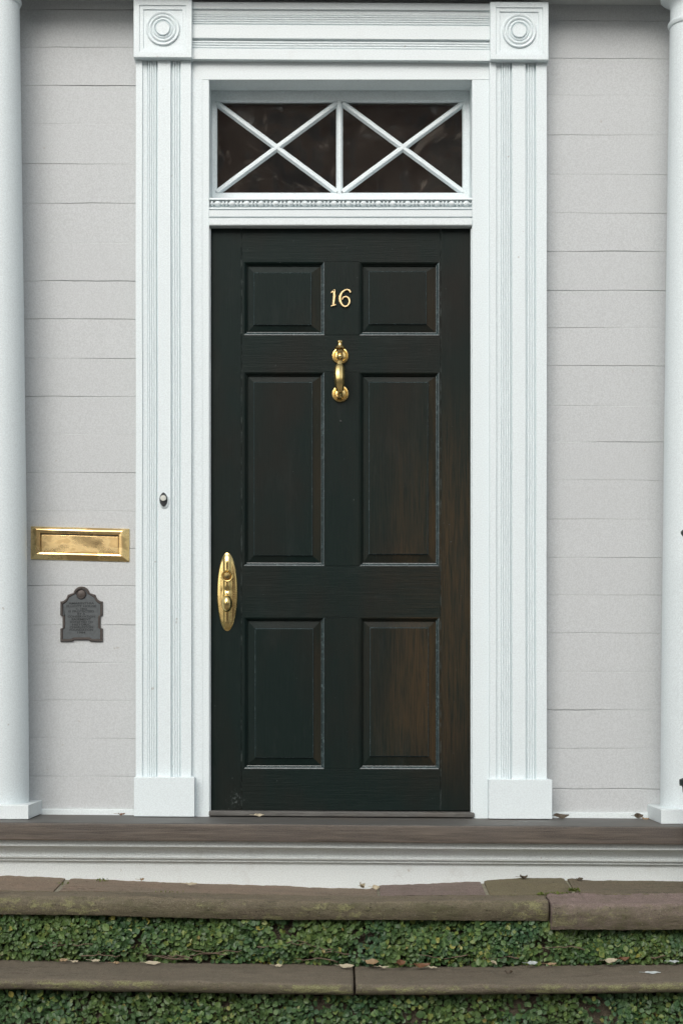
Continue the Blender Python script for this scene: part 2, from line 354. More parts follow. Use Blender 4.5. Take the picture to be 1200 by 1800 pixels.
sw = gt.nodes.new('ShaderNodeTexNoise'); sw.inputs['Scale'].default_value = 6; sw.inputs['Detail'].default_value = 3; sw.inputs['Distortion'].default_value = 2.5; gt.links.new(tcn.outputs['Object'], sw.inputs['Vector'])
sr = gt.nodes.new('ShaderNodeMapRange'); sr.inputs[1].default_value = 0.57; sr.inputs[2].default_value = 0.70; sr.inputs[3].default_value = 0.0; sr.inputs[4].default_value = 0.16; gt.links.new(sw.outputs['Fac'], sr.inputs[0])
ad = gt.nodes.new('ShaderNodeMath'); ad.operation = 'ADD'; gt.links.new(dr_.outputs[0], ad.inputs[0]); gt.links.new(sr.outputs[0], ad.inputs[1]); gt.links.new(ad.outputs[0], mx2_.inputs[0]); gt.links.new(mx_.outputs[0], mx2_.inputs[1]); gt.links.new(df_.outputs[0], mx2_.inputs[2])   # mottled film and swirls paint pale reflections into the panes
gt.links.new(mx2_.outputs[0], o_.inputs[0])
M['glass'] = gm
M['hall'] = NT('hall_paint').fin((0.16, 0.12, 0.085), 0.7)

# ------------------------------------------------------------------ the house wall: flush boards
YW = 0.06
wall = thing('wall', (0, YW, 0), 'pale grey wall of wide flush boards with hairline joints on both sides of the doorway', 'wall')
def siding(px0, px1, seams, name, weights):
    mb = MB()
    x0, x1 = WX(px0, YW), WX(px1, YW); n = 90
    zs = [WZ(s, YW) for s in seams]
    def edge(k, x, up):
        gap = {19: 0.0050, 20: 0.0050}.get(k, weights[k % len(weights)]) if (px0 > 600 and k == 20) else weights[k % len(weights)]
        g = 0.75 * gap * max(0.0, 0.40 + 1.5*mnoise.noise(Vector((x*4.3 + k*7.1, k*3.7, 1.3)))) * 0.5
        wv = 0.0022*mnoise.noise(Vector((x*6.5, k*5.3, 4.0))) + 0.0011*mnoise.noise(Vector((x*28, k*2.2, 9.0)))
        return zs[k] + wv + (g if up else -g)
    for k in range(len(seams)-1):      # board between seam k (top) and k+1 (bottom)
        tilt = rnd.uniform(-0.0004, 0.0004); off = rnd.uniform(-0.0006, 0.0006)
        vs = []; rows = 6
        for i in range(n+1):
            x = x0 + (x1-x0)*i/n; zt = edge(k, x, False); zb = edge(k+1, x, True)
            warp = 0.0012*mnoise.noise(Vector((x*2, k*1.7, 3)))
            prof = [(0.020, zt), (0.0013, zt), (0.0, zt-0.0017), (0.0, zb+0.0015), (0.0008, zb), (0.020, zb)]
            for j, (d, z) in enumerate(prof):
                vs.append((x, YW + off + warp + d + tilt*(1 if j > 2 else -1), z))
        fs = [(i*rows+j, i*rows+j+1, (i+1)*rows+j+1, (i+1)*rows+j) for i in range(n) for j in range(rows-1)]
        mb.add(vs, fs)
    mb.box(x0, x1, YW+0.006, YW+0.05, zs[-1]-0.02, zs[0]+0.02)
    return mb.build(name, M['siding'], wall, sl=0.0025, fixn=False)
def seamlist(first, step, lo, hi, jit):
    s = []; y = first
    while y > lo: y -= step
    while y < hi: s.append(y + rnd.uniform(-jit, jit)); y += step
    return s
Ls = [-860 + 67*i for i in range(13)] + [18, 84, 151.5, 219, 289.5, 358, 428, 495, 562, 631, 698, 764.5, 832, 899, 964.5, 1030.5, 1099.5, 1165.5, 1232, 1299, 1365.5, 1427]
Rs = [-860 + 67*i for i in range(13)] + [35, 101.5, 166, 236, 305, 373.5, 440.5, 509.5, 575.5, 642, 712, 776, 843, 911.5, 979, 1045, 1111.5, 1180, 1247, 1314, 1385.5, 1433]
siding(-700, 300, Ls, 'siding', [0.0016, 0.0022, 0.0028, 0.0012, 0.0024, 0.0018, 0.0030])
siding(900, 1900, Rs, 'siding', [0.0020, 0.0014, 0.0008, 0.0034, 0.0012, 0.0028, 0.0018])
for (a, b) in ((-700, 300), (900, 1900)):
    mb = MB(); mb.box(WX(a, YW), WX(b, YW), YW-0.012, YW+0.02, -0.03, WZ(1425, YW), 0.002); mb.build('base_strip', M['trimh'], wall, sl=SL)
mb = MB(); mb.box(-0.66, 0.66, YW+0.10, YW+0.2, 2.78, 4.4); mb.box(-2.6, 2.6, YW+0.06, YW+0.3, -0.95, -0.05); mb.box(-2.62, -0.6, YW+0.055, YW+0.2, -0.05, 4.5); mb.box(0.6, 2.62, YW+0.055, YW+0.2, -0.05, 4.5)
mb.build('wall_core', M['siding'], wall)

# dark hall behind the fanlight
mb = MB()
a = (-1.2, 1.2, 0.27, 4.0, 0.0, 3.3)
mb.box(a[0]-.1, a[0], a[2], a[3], a[4], a[5]); mb.box(a[1], a[1]+.1, a[2], a[3], a[4], a[5]); mb.box(a[0]-.1, a[1]+.1, a[3], a[3]+.1, a[4], a[5])
mb.box(a[0]-.1, a[1]+.1, a[2], a[3]+.1, a[5], a[5]+.1); mb.box(a[0]-.1, a[1]+.1, a[2], a[3]+.1, a[4]-.1, a[4])
tag(mb.build('hall_interior', M['hall']), kind='structure')

# ------------------------------------------------------------------ porch ceiling and entablature
ent = thing('porch_entablature', (0, -0.1, 2.88), 'shallow painted soffit edge running above the doorway at the very top of the picture', 'porch ceiling')
mb = MB(); mb.box(-2.6, 2.6, -0.115, YW+0.05, WZ(5, YW), WZ(5, YW)+0.05); mb.build('soffit', M['ceiling'], ent, sl=0.0078)
mb = MB(); mb.prism_x([(-0.12, 2.95), (-0.12, 3.13), (-0.18, 3.15), (-0.18, 3.17), (-0.21, 3.21), (-0.22, 3.24), (YW+.05, 3.26), (YW+.05, 2.955), (-0.11, 2.955)], -2.6, 2.6); mb.build('cornice', M['trimh'], ent, sl=0.0078)

# ------------------------------------------------------------------ columns
def column(cx, label, zast, flare):
    cy = -0.07; slz = -SL*cx
    t_ = thing('column', (cx, cy, slz), label, 'column', 'round columns framing the doorway')
    top = 2.89
    zt = zast
    mb = MB(); prof = []
    for i in range(25):
        u = i/24; r = 0.107 - 0.033*(u**1.2) ; prof.append((r, 0.048 + (zt-0.012-0.048)*u))
    rt = prof[-1][0]
    mb.lathe([(0.0, 0.046)] + prof + [(0.0, zt-0.012)], (cx, cy, slz), n=72); mb.build('shaft', M['column'], t_, wob=0.0008)
    mb = MB()
    cp = [(0.0, zt-0.012), (rt, zt-0.012), (rt+0.004, zt-0.010), (rt+0.007, zt-0.004), (rt+0.007, zt+0.002), (rt+0.004, zt+0.006), (rt-0.001, zt+0.007), (rt-0.001, zt+0.016), (rt-0.002, flare-0.012)]
    for i in range(9):
        a_ = i/8*math.pi/2; cp.append((rt - 0.002 + 0.030*(1-math.cos(a_)), flare - 0.012 + 0.034*math.sin(a_)))
    cp += [(rt+0.031, flare+0.024), (rt+0.034, 2.925-slz), (0.0, 2.925-slz)]
    mb.lathe(cp, (cx, cy, slz), n=72); mb.build('capital', M['column'], t_)
    mb = MB(); h = 0.118; mb.box(cx-h, cx+h, cy-h, cy+h, 2.924, 2.95, 0.002); mb.build('abacus', M['column'], t_)
    mb = MB(); h = 0.130; mb.box(cx-h, cx+h, cy-h, cy+h, slz+0.001, slz+0.050, 0.003); mb.build('plinth', M['trimh'], t_)
column(-1.192, 'thick round white column on a low square plinth, left of the mail slot and plaque', 2.832, 2.87)
column(1.214, 'thick round white column cut by the right edge, the one showing its ringed capital', 2.768, 2.830)

# ------------------------------------------------------------------ door surround
sur = thing('door_surround', (0, 0, 0), 'white carved door surround with fluted pilasters, ringed corner blocks and crossed fanlight', 'door frame')
def flute_profile(w, bead=0.0048):          # (u, depth) u in 0..1 across, depth behind the face
    P = [(0, 0), (0.113, 0), (0.118, 0.0085), (0.200, 0.0095)]
    def beads(u0, u1, n, base):
        r = (u1-u0)/n/2; out = []
        for k in range(n):
            c = u0 + r*(2*k+1)
            for q in range(0, 9):
                g = math.pi - math.pi*q/8; out.append((c + r*0.97*math.cos(g), base - bead*math.sin(g)))
        return out
    P += [(0.203, 0.0125)] + beads(0.210, 0.370, 4, 0.0105) + [(0.376, 0.0145), (0.386, 0.0145), (0.391, 0.0015), (0.398, 0), (0.628, 0), (0.634, 0.0018), (0.638, 0.013), (0.662, 0.013)]
    P += beads(0.665, 0.795, 3, 0.0105) + [(0.800, 0.0125), (0.806, 0.0125), (0.812, 0.001), (0.818, 0), (1.0, 0)]
    return [(u*w, d) for u, d in P]
YP = -0.02
def pilaster(px0, px1, bx0, bx1, blk, label):
    x0, x1 = WX(px0, YP), WX(px1, YP); w_ = x1-x0
    p = bpy.data.objects.new('pilaster', None); C.objects.link(p); p.parent = sur; p.location = (x0, 0, 0); p['label'] = label
    mb = MB(); prof = [(x0+u, YP+d) for u, d in flute_profile(w_)] + [(x1, YW+0.02), (x0, YW+0.02)]
    xm = (x0+x1)/2
    mb.prism_z(prof, 0.11, WZ(104, YP), 60); mb.build('shaft', M['trimv'], p, sl=SL, wob=0.0012)
    yb = -0.045; mb = MB(); mb.box(WX(bx0, yb), WX(bx1, yb), yb, YW+0.03, 0.002, WZ(1368, yb), 0.003); mb.build('base_block', M['trim'], p, sl=SL, wob=0.001)
    # corner block with stepped square recess and roundel
    a0, a1 = WX(blk[0], yb), WX(blk[1], yb); z0, z1 = WZ(103, yb), WZ(1, yb)
    mb = MB(); cx = (a0+a1)/2; cz = (z0+z1)/2
    s = [(0.1015, 0.0), (0.082, 0.0), (0.0805, 0.0045), (0.0685, 0.0045), (0.0672, 0.009)]
    cx -= 0.001; cz += 0.0
    vs = []; fs = []
    hx, hz = (a1-a0)/2, (z1-z0)/2
    rings = [((hx, hz), YW+0.03), ((hx, hz), yb+0.002), ((hx-0.002, hz-0.002), yb)] + [((q, q), yb+d) for q, d in s[1:]]
    for (qx, qz), y in rings:
        vs += [(cx-qx, y, cz-qz), (cx+qx, y, cz-qz), (cx+qx, y, cz+qz), (cx-qx, y, cz+qz)]
    for k in range(len(rings)-1):
        for j in range(4): fs.append((k*4+j, k*4+(j+1) % 4, (k+1)*4+(j+1) % 4, (k+1)*4+j))
    fs.append(tuple(len(vs)-4+j for j in range(4)))
    mb.add(vs, fs); cb = mb.build('corner_block', M['trim'], p, sl=SL, smooth=0)
    mb = MB(); zc = cz + 0.002; xc = cx
    b = -0.009
    rp = [(0.0595, b-0.003), (0.0590, b+0.005), (0.0565, b+0.0075), (0.0520, b+0.0065), (0.0500, b+0.0035), (0.0480, b+0.0035), (0.0465, b+0.0065), (0.0430, b+0.0085), (0.0395, b+0.0065), (0.0380, b+0.003), (0.0355, b+0.003), (0.0342, b+0.006), (0.0310, b+0.0075), (0.0285, b+0.005), (0.0275, b+0.0005), (0.0262, b+0.0005), (0.0252, b+0.007), (0.0235, b+0.0095), (0.0225, b+0.0095), (0.0215, b+0.0085), (0.0, b+0.0085)]
    mb.lathe(rp, (xc, yb, zc), 'y', 64)
    mb.build('corner_roundel', M['trim'], p, sl=SL)
pilaster(239, 336, 235.5, 342, (235.5, 338), 'left fluted pilaster with the doorbell')
pilaster(860, 960, 858.5, 970, (861.5, 964), 'right fluted pilaster')
# lintel: the same fluting laid level
mb = MB(); z0, z1 = WZ(105, -0.025), WZ(5, -0.025); prof = flute_profile(z1-z0)
pp = [(-0.025 + d, z1-u) for u, d in prof]
mb.prism_x(pp + [(YW+0.02, z0), (YW+0.02, z1)], WX(337, -.025), WX(863, -.025), 60); mb.build('lintel', M['trimh'], sur, sl=SL, wob=0.0012)
mb = MB(); mb.box(WX(336, 0), WX(862, 0), YW-0.01, YW+0.10, WZ(8, 0), WZ(-8, 0)); mb.build('lintel_backing', M['siding'], sur, sl=SL)
# casing: head and two side boards (front face y=0), returning as the reveal
XL, XR = WX(368), WX(829); ZT = WZ(140)
YS = 0.11                                   # fanlight sash face
mb = MB(); mb.box(WX(334), WX(863), 0.0, YS+0.05, ZT, WZ(98), 0.0015); mb.build('casing_head', M['trimh'], sur)
ZSL = WZ(1434)
for a0, a1, nm in ((WX(334), XL, 'left'), (XR, WX(863), 'right')):
    mb = MB(); sgn = 1 if nm == 'left' else -1
    mb.box(a0, a1, 0.0, YS+0.05, -0.004 if nm == 'right' else 0.0, ZT-0.0005, 0.0018)
    inner = a1 if nm == 'left' else a0
    
    if nm == 'left': mb.box(a0+0.001, inner-0.024, -0.0018, 0.002, 0.0, ZT, 0.0008)
    st = sorted((inner + sgn*0.0003, inner + sgn*0.0036)); mb.box(st[0], st[1], 0.012, 0.075, 0.0, WZ(399), 0.0)
    mb.build('casing', M['trimv'], sur, wob=0.001)
# transom bar
ZB = WZ(398)
mb = MB()
pr = [(YS+0.02, WZ(346, 0.0)), (0.006, WZ(347)), (0.004, WZ(350)), (0.019, WZ(350.6)), (0.019, WZ(364.5)), (0.000, WZ(364.8)), (-0.001, WZ(367)), (0.010, WZ(367.4)), (0.010, WZ(369.4)), (-0.004, WZ(370)), (-0.004, WZ(381)), (-0.0015, WZ(381.8)), (0.007, WZ(381.9)), (0.007, WZ(383.5)), (-0.006, WZ(384)), (-0.006, WZ(395.5)), (-0.003, WZ(397)), (YS+0.02, WZ(398))]
mb.prism_x([(y, z) for y, z in pr], XL+0.0003, XR-0.0003, 40); mb.build('transom_bar', M['trimh'], sur, wob=0.001)
mb = MB(); x = XL + 0.004; zc = WZ(357.3, 0.005); k = 0; n_ = 14
while x < XR - 0.010:
    big = k % 3 == 1; L = 0.0235 if big else 0.0098; hr = 0.0108 if big else 0.0098; rws = 11 if big else 7; vs = []
    L = min(L, XR - 0.001 - x); cx_ = x + L/2
    for q in range(rws):
        g = math.pi*q/(rws-1); rr = hr*(math.sin(g)**(0.9 if big else 0.6)); xx = cx_ - L/2*math.cos(g); rr = max(rr, 0.0002)
        for m_ in range(n_): vs.append((xx, 0.012 + rr*math.cos(2*math.pi*m_/n_), zc + rr*math.sin(2*math.pi*m_/n_)))
    mb.add(vs, [(q*n_+m_, q*n_+(m_+1) % n_, (q+1)*n_+(m_+1) % n_, (q+1)*n_+m_) for q in range(rws-1) for m_ in range(n_)])
    x += L + 0.0026*rnd.uniform(0.8, 1.3); k += 1
mb.box(XL+0.001, XR-0.001, 0.0095, 0.016, zc-0.0024, zc+0.0024)
mb.build('bead_moulding', M['trimh'], sur)
# fanlight sash
fan = bpy.data.objects.new('fanlight', None); C.objects.link(fan); fan.parent = sur; fan.location = (0, YS, WZ(346)); fan['label'] = 'fanlight of two panes crossed by diagonal white glazing bars'
mb = MB(); gx0, gx1, gz0, gz1 = WX(381.5, YS), WX(812.5, YS), WZ(338, YS), WZ(179, YS)
ox0, ox1, oz0, oz1 = XL+0.0005, XR-0.0005, WZ(349, YS), ZT-0.0005
def sashring(mb, ins, outs):
    r = [outs + (YS+0.04,), outs + (YS,), (ins[0]-0.005, ins[1]+0.005, ins[2]-0.005, ins[3]+0.005, YS), (ins[0]-0.002, ins[1]+0.002, ins[2]-0.002, ins[3]+0.002, YS+0.004), ins + (YS+0.006,), ins + (YS+0.04,)]
    vs = []; fs = []
    for a0, a1, c0, c1, y in r: vs += [(a0, y, c0), (a1, y, c0), (a1, y, c1), (a0, y, c1)]
    for k in range(len(r)-1):
        for j in range(4): fs.append((k*4+j, k*4+(j+1) % 4, (k+1)*4+(j+1) % 4, (k+1)*4+j))
    mb.add(vs, fs)
sashring(mb, (gx0, gx1, gz0, gz1), (ox0, ox1, oz0, oz1)); mb.build('sash_frame', M['trim'], fan)
def bar(px0, py0, px1, py1, wpx, name='glazing_bar', yo=0.0):
    a_ = Vector(W(px0, py0, YS)); b_ = Vector(W(px1, py1, YS)); d = (b_-a_).normalized(); nrm = Vector((-d.z, 0, d.x)); hw = wpx*PX*1.018/2
    sec = [(-hw, 0.018), (-hw, 0.010), (-hw*0.72, 0.007), (-hw*0.5, 0.001), (-hw*0.36, 0.0), (hw*0.36, 0.0), (hw*0.5, 0.001), (hw*0.72, 0.007), (hw, 0.010), (hw, 0.018)]
    mb = MB(); vs = []; n = 24
    for i in range(n+1):
        p = a_.lerp(b_, i/n); jj = 0.0005*mnoise.noise(Vector((i*0.9, px0, py0)))
        vs += [tuple(p + nrm*(u+jj) + Vector((0, dy+yo, 0))) for u, dy in sec]
    k = len(sec); mb.add(vs, [(i*k+j, i*k+(j+1) % k, (i+1)*k+(j+1) % k, (i+1)*k+j) for i in range(n) for j in range(k)])
    return mb.build(name, M['trim'], fan)
bar(596.5, 340, 596.5, 177, 11.5, yo=0.0)
bar(381, 337, 592, 180, 11, yo=0.0007); bar(381, 180, 592, 337, 11, yo=0.0014)
bar(602, 337, 814, 180, 11, yo=0.0007); bar(602, 180, 814, 337, 11, yo=0.0014)
for a0, a1 in ((gx0-0.004, WX(596.5, YS)-0.001), (WX(596.5, YS)+0.001, gx1+0.004)):
    mb = MB(); mb.box(a0, a1, YS+0.015, YS+0.018, gz0-0.004, gz1+0.004); mb.build('pane', M['glass'], fan)
# threshold
mb = MB(); mb.box(WX(366, 0.01)+0.004, WX(833, 0.0), -0.012, 0.12, 0.003, 0.021, 0.004, seg=3); mb.build('threshold', M['decktop'], sur, sl=SL)

# ------------------------------------------------------------------ the door
YD = 0.030
def DX(px): return WX(px, YD)
def DZ(py): return WZ(py, YD)
door = thing('door', (0, YD, 0.02), 'black-green panelled wooden front door with brass fittings and the number 16', 'door')
SD = 0.0022
dl, dr, dt, db = DX(371.5), DX(826.5), DZ(402), DZ(1424.5)
rows = [(460, 589), (654, 995), (1085, 1352)]
cols = [(428.5, 570), (631.5, 771.5)]
fields = {(0,0): (446,547,479,571), (0,1): (648,749,476.5,569), (1,0): (446,549,671.5,976.5), (1,1): (648,752,671,974), (2,0): (448,550.5,1105,1332.5), (2,1): (650,753,1103,1329.5)}
def plank(name, x0, x1, z0, z1, mat, yo=0.0, label=None):
    mb = MB(); mb.box(x0, x1, YD+yo, YD+0.042, z0, z1, 0.0012, seg=2); return mb.build(name, mat, door, sl=SD, label=label)
g = 0.0005
plank('stile', dl, DX(424.5)-g, db, dt, M['doorv'])
plank('stile', DX(774)+g, dr, db, dt, M['doorv'], label='right stile worn to brown wood')
for (a0, a1) in ((402, 460), (589, 654), (995, 1085), (1352, 1424.5)):
    plank('rail', DX(424.5)+g, DX(774)-g, DZ(a1), DZ(a0), M['doorh'], 0.0006)
for k, (a0, a1) in enumerate(rows):
    plank('muntin', DX(571), DX(631), DZ(a1)+g, DZ(a0)-g, M['doorv'], 0.0003*(k+1))
# strips of stile between seam and moulding
def frame_loop(mb, r0, y0, r1, y1, mi4=(0, 0, 0, 0)):
    # r: (x0,x1,z0,z1); quads bottom,right,top,left
    a = [(r0[0], y0, r0[2]), (r0[1], y0, r0[2]), (r0[1], y0, r0[3]), (r0[0], y0, r0[3])]
    b = [(r1[0], y1, r1[2]), (r1[1], y1, r1[2]), (r1[1], y1, r1[3]), (r1[0], y1, r1[3])]
    for j in range(4):
        q = (j+1) % 4; mb.add([a[j], a[q], b[q], b[j]], [(0, 1, 2, 3)], mi4[j])
def ins(r, d): return (r[0]+d, r[1]-d, r[2]+d, r[3]-d)
for i, (ry0, ry1) in enumerate(rows):
    for j, (cx0, cx1) in enumerate(cols):
        r = (DX(cx0), DX(cx1), DZ(ry1), DZ(ry0))
        # sticking moulding round the opening
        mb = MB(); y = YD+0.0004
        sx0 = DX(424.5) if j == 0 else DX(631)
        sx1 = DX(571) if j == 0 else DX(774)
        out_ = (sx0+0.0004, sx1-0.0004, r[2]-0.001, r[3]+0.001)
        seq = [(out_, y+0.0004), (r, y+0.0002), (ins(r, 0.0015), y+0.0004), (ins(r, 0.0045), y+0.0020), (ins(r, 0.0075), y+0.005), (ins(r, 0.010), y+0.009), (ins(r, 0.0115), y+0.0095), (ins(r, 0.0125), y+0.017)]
        for q in range(len(seq)-1): frame_loop(mb, seq[q][0], seq[q][1], seq[q+1][0], seq[q+1][1], (0, 0, 1, 1) if q else (1, 1, 1, 1))  # highlight colour on bottom and right faces, plain door paint on top and left
        mb.build('panel_moulding', [M['doormould_hilite'], M['doorv']], door, sl=SD, smooth=40, fixn=False)
        f = fields[(i, j)]; fr = (DX(f[0]), DX(f[1]), DZ(f[3]), DZ(f[2]))
        mb = MB(); pr_ = ins(r, 0.0125)
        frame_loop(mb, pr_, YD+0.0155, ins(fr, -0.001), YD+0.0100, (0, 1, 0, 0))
        frame_loop(mb, ins(fr, -0.001), YD+0.0100, fr, YD+0.0055, (2, 2, 2, 2))  # edge steps of the field also take the highlight colour
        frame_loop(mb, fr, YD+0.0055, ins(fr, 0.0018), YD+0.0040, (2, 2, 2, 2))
        q = ins(fr, 0.0018); mb.add([(q[0], YD+.0040, q[2]), (q[1], YD+.0040, q[2]), (q[1], YD+.0040, q[3]), (q[0], YD+.0040, q[3])], [(0, 1, 2, 3)], 0)
        mb.build('panel', [M['doorv'], M['doorworn'], M['doormould_hilite']], door, sl=SD, smooth=0, fixn=False)
mb = MB(); mb.box(dl+0.002, dr-0.002, YD+0.020, YD+0.045, db+0.002, dt-0.002); mb.build('door_core', M['doorv'], door, sl=SD)
# small screw under the knocker
mb = MB(); mb.lathe([(0.0, 0.0), (0.0032, 0.0), (0.003, 0.002), (0.0, 0.0025)], W(598.5, 740, YD), 'y', 12); mb.build('screw_head', M['belld'], door, sl=SD)

# door numerals
def glyph(paths, name):
    mb = MB()
    for pts, wid in paths:
        P = []
        n = len(pts)
        # Catmull-Rom resample
        for i in range(n-1):
            p0 = Vector((*pts[max(i-1, 0)], 0)); p1 = Vector((*pts[i], 0)); p2 = Vector((*pts[i+1], 0)); p3 = Vector((*pts[min(i+2, n-1)], 0))
            for s_ in range(6):
                u = s_/6; q = 0.5*((2*p1)+(-p0+p2)*u+(2*p0-5*p1+4*p2-p3)*u*u+(-p0+3*p1-3*p2+p3)*u**3); P.append((q, wid[i]*(1-u)+wid[i+1]*u))
        P.append((Vector((*pts[-1], 0)), wid[-1]))
        vs = []; m = len(P)
        for i, (p, ww) in enumerate(P):
            t_ = (P[min(i+1, m-1)][0]-P[max(i-1, 0)][0]).normalized(); nn = Vector((-t_.y, t_.x, 0)); h = ww/2*1.14
            for u, dd in ((-1, 0.001), (-1, 0.004), (-0.55, 0.0072), (0.55, 0.0072), (1, 0.004), (1, 0.001)):
                q = p + nn*h*u; x_, _, z_ = W(q.x, q.y, YD); vs.append((x_, YD-dd, z_))
        k = 6; fs = [(i*k+j, i*k+j+1, (i+1)*k+j+1, (i+1)*k+j) for i in range(m-1) for j in range(k-1)]
        fs += [tuple(range(k)), tuple((m-1)*k+j for j in range(k-1, -1, -1))]
        mb.add(vs, fs)
    return mb.build(name, M['brassn'], door, sl=SD, smooth=25)
M['brassn'] = brass('numeral_brass', 0.1, (1.0, 0.78, 0.44), 0.26)
glyph([([(581.6, 515.2), (583.6, 513.8), (586.4, 512.4), (588.2, 509.4)], [1.6, 2.4, 3.0, 2.0]), ([(587.4, 510), (587.0, 520), (586.4, 530), (585.6, 536.5)], [4.2, 4.4, 4.4, 4.4]), ([(581.8, 538.6), (584, 537.6), (587.6, 537.0), (590.4, 535.8)], [1.6, 2.6, 2.6, 1.6])], 'numeral')
glyph([([(616, 514.5), (613, 510.5), (607.5, 510.0), (601, 514.5), (597.2, 523), (598.5, 532), (603.5, 538.2), (609.5, 538.2), (613.6, 533), (613.2, 526), (608.5, 521.8), (603.6, 523.2), (601.2, 527)], [3.6, 3.2, 2.6, 3.8, 4.6, 4.6, 3.6, 2.8, 3.6, 3.8, 2.6, 2.0, 1.6])], 'numeral')

# knocker
kn = bpy.data.objects.new('door_knocker', None); C.objects.link(kn); kn.parent = door; kn.location = (W(598, 692)[0], 0, W(598, 700)[2]-0.02)
def ros(c, k=1.0, name='rosette'):
    mb = MB(); mb.lathe([(0.0303*k, 0.0), (0.0303*k, 0.0025), (0.0285*k, 0.0055), (0.025*k, 0.006), (0.0225*k, 0.0035), (0.020*k, 0.0035), (0.018*k, 0.0075), (0.013*k, 0.0095), (0.0, 0.010)], c, 'y', 48)
    return mb.build(name, M['brass'], kn, sl=SD)
c1 = W(598, 626, YD); c2 = W(598, 692.5, YD); ros(c1); ros(c2)
mb = MB(); x_ = W(597.3, 626, YD)[0]
def KZ(py): return WZ(py, 0.0)
# bracket plate and finial in front of the upper rosette
mb.prism_x([(YD-0.012, KZ(640)), (YD-0.034, KZ(638)), (YD-0.036, KZ(615)), (YD-0.012, KZ(613))], x_-0.0105, x_+0.0105)
mb.lathe([(0.0, KZ(614)), (0.011, KZ(614)), (0.017, KZ(612.5)), (0.019, KZ(610.5)), (0.016, KZ(608)), (0.009, KZ(606.5)), (0.008, KZ(603)), (0.0100, KZ(601.5)), (0.0100, KZ(598.8)), (0.0, KZ(598.2))], (x_, YD-0.024, 0), n=32)
mb.build('knocker_bracket', M['brassd'], kn, sl=SD)
mb = MB()
mb.lathe([(0.0, 0.0)] + [(0.0098*math.cos(a_), 0.0098*math.sin(a_)) for a_ in [i*math.pi/16 for i in range(9)]], (x_, YD-0.036, W(597, 627, 0)[2]), 'y', 24)
mb.build('hinge_ball', M['brass'], kn, sl=SD)
mb = MB(); pts = []; rad = []
for px_, py_, y_, r_0 in ((597.2, 634, YD-.026, .0085), (597, 640, YD-.030, .0115), (596.8, 645.5, YD-.036, .0118), (596.5, 646.5, YD-.040, .0175), (596.3, 650, YD-.046, .0192), (596.2, 660, YD-.053, .0194), (596.4, 670, YD-.053, .0184), (596.8, 679, YD-.046, .0168), (597.2, 685.5, YD-.038, .0140), (597.6, 687.5, YD-.033, .0100), (597.8, 690, YD-.028, .0085), (597.2, 695, YD-.020, .0095), (597, 697.5, YD-.012, .0105)):
    p = W(px_, py_, y_); pts.append(p); rad.append(r_0)
mb.tube(pts, rad, 10, up=(1, 0, 0)); mb.build('knocker_arm', M['brass'], kn, sl=SD, smooth=24)
mb = MB(); p = W(595.5, 698, YD-.02); mb.box(p[0]-0.009, p[0]+0.009, YD-0.026, YD-0.008, p[2]-0.004, p[2]+0.006, 0.002); mb.build('striker', M['brassd'], kn, sl=SD)

# lock plate and knob
lk = bpy.data.objects.new('lock_plate', None); C.objects.link(lk); lk.parent = door; lk.location = (DX(399), 0, DZ(1110)-0.02)
mb = MB(); cx, cz = DX(399.5), DZ(1041); A, B = 0.0362, 0.1385; vs = []; fs = []; n = 72
NR = 26
def plate_h(x, z):
    q = math.sqrt((x/A)**2 + (z/B)**2); e = min(1, (1-q)*A/0.004) if q < 1 else 0
    ridge = 0.0075*math.exp(-(x/0.0115)**4) * min(1, max(0, (1-abs(z)/(B*0.95))*6))
    pinch = 0.0028*math.exp(-((z-0.005)/0.008)**2)*math.exp(-(x/0.012)**2)
    return 0.002 + 0.0035*math.sin(e*math.pi/2) + 0.004*max(0, 1-q*q) + ridge - pinch
for k in range(NR+2):
    s_ = 1.0 if k < 2 else 1 - ((k-1)/NR)**1.25
    for i in range(n):
        a_ = 2*math.pi*i/n; x_ = A*s_*math.cos(a_); z_ = B*s_*math.sin(a_)
        vs.append((cx + x_, YD - (0 if k == 0 else plate_h(x_, z_)), cz + z_))
for k in range(NR+1):
    for i in range(n): fs.append((k*n+i, k*n+(i+1) % n, (k+1)*n+(i+1) % n, (k+1)*n+i))
mb.add(vs, fs); mb.build('back_plate', M['brass'], lk, sl=SD)
mb = MB(); c = W(400, 1013.5, YD); mb.lathe([(0.0215, 0.008), (0.0215, 0.017), (0.0205, 0.0215), (0.0185, 0.0235), (0.0165, 0.0225), (0.0150, 0.017), (0.0135, 0.0165), (0.0120, 0.0225), (0.0, 0.0235)], c, 'y', 40); mb.build('key_cylinder', M['brass'], lk, sl=SD)
mb = MB(); mb.lathe([(0.0, 0.0), (0.0024, 0.0), (0.0024, 0.0242), (0.0, 0.0243)], (c[0], c[1], c[2]-0.003), 'y', 12); mb.box(c[0]-0.001, c[0]+0.001, YD-0.0241, YD-0.02, c[2]-0.010, c[2]-0.003); mb.build('keyhole', M['dark'], lk, sl=SD)
mb = MB(); c = W(399, 1063, YD-0.0); mb.lathe([(0.012, 0.012), (0.010, 0.030), (0.009, 0.038)], (c[0], YD, c[2]-0.002), 'y', 32)
c = W(399, 1060.5, YD-0.058)
vs = []; fs = []; n1, n2 = 20, 36
for i in range(n1+1):
    th = math.pi*i/n1
    for j in range(n2):
        ph = 2*math.pi*j/n2; ex = math.sin(th)*math.cos(ph); ez = math.sin(th)*math.sin(ph); ey = -math.cos(th)
        vs.append((c[0] + 0.0188*ex, YD-0.060+0.024*ey, c[2] + (0.032 if ez < 0 else 0.0285)*ez))
fs = [(i*n2+j, i*n2+(j+1) % n2, (i+1)*n2+(j+1) % n2, (i+1)*n2+j) for i in range(n1) for j in range(n2)]
mb.add(vs, fs); mb.build('door_knob', M['brass'], lk, sl=SD)

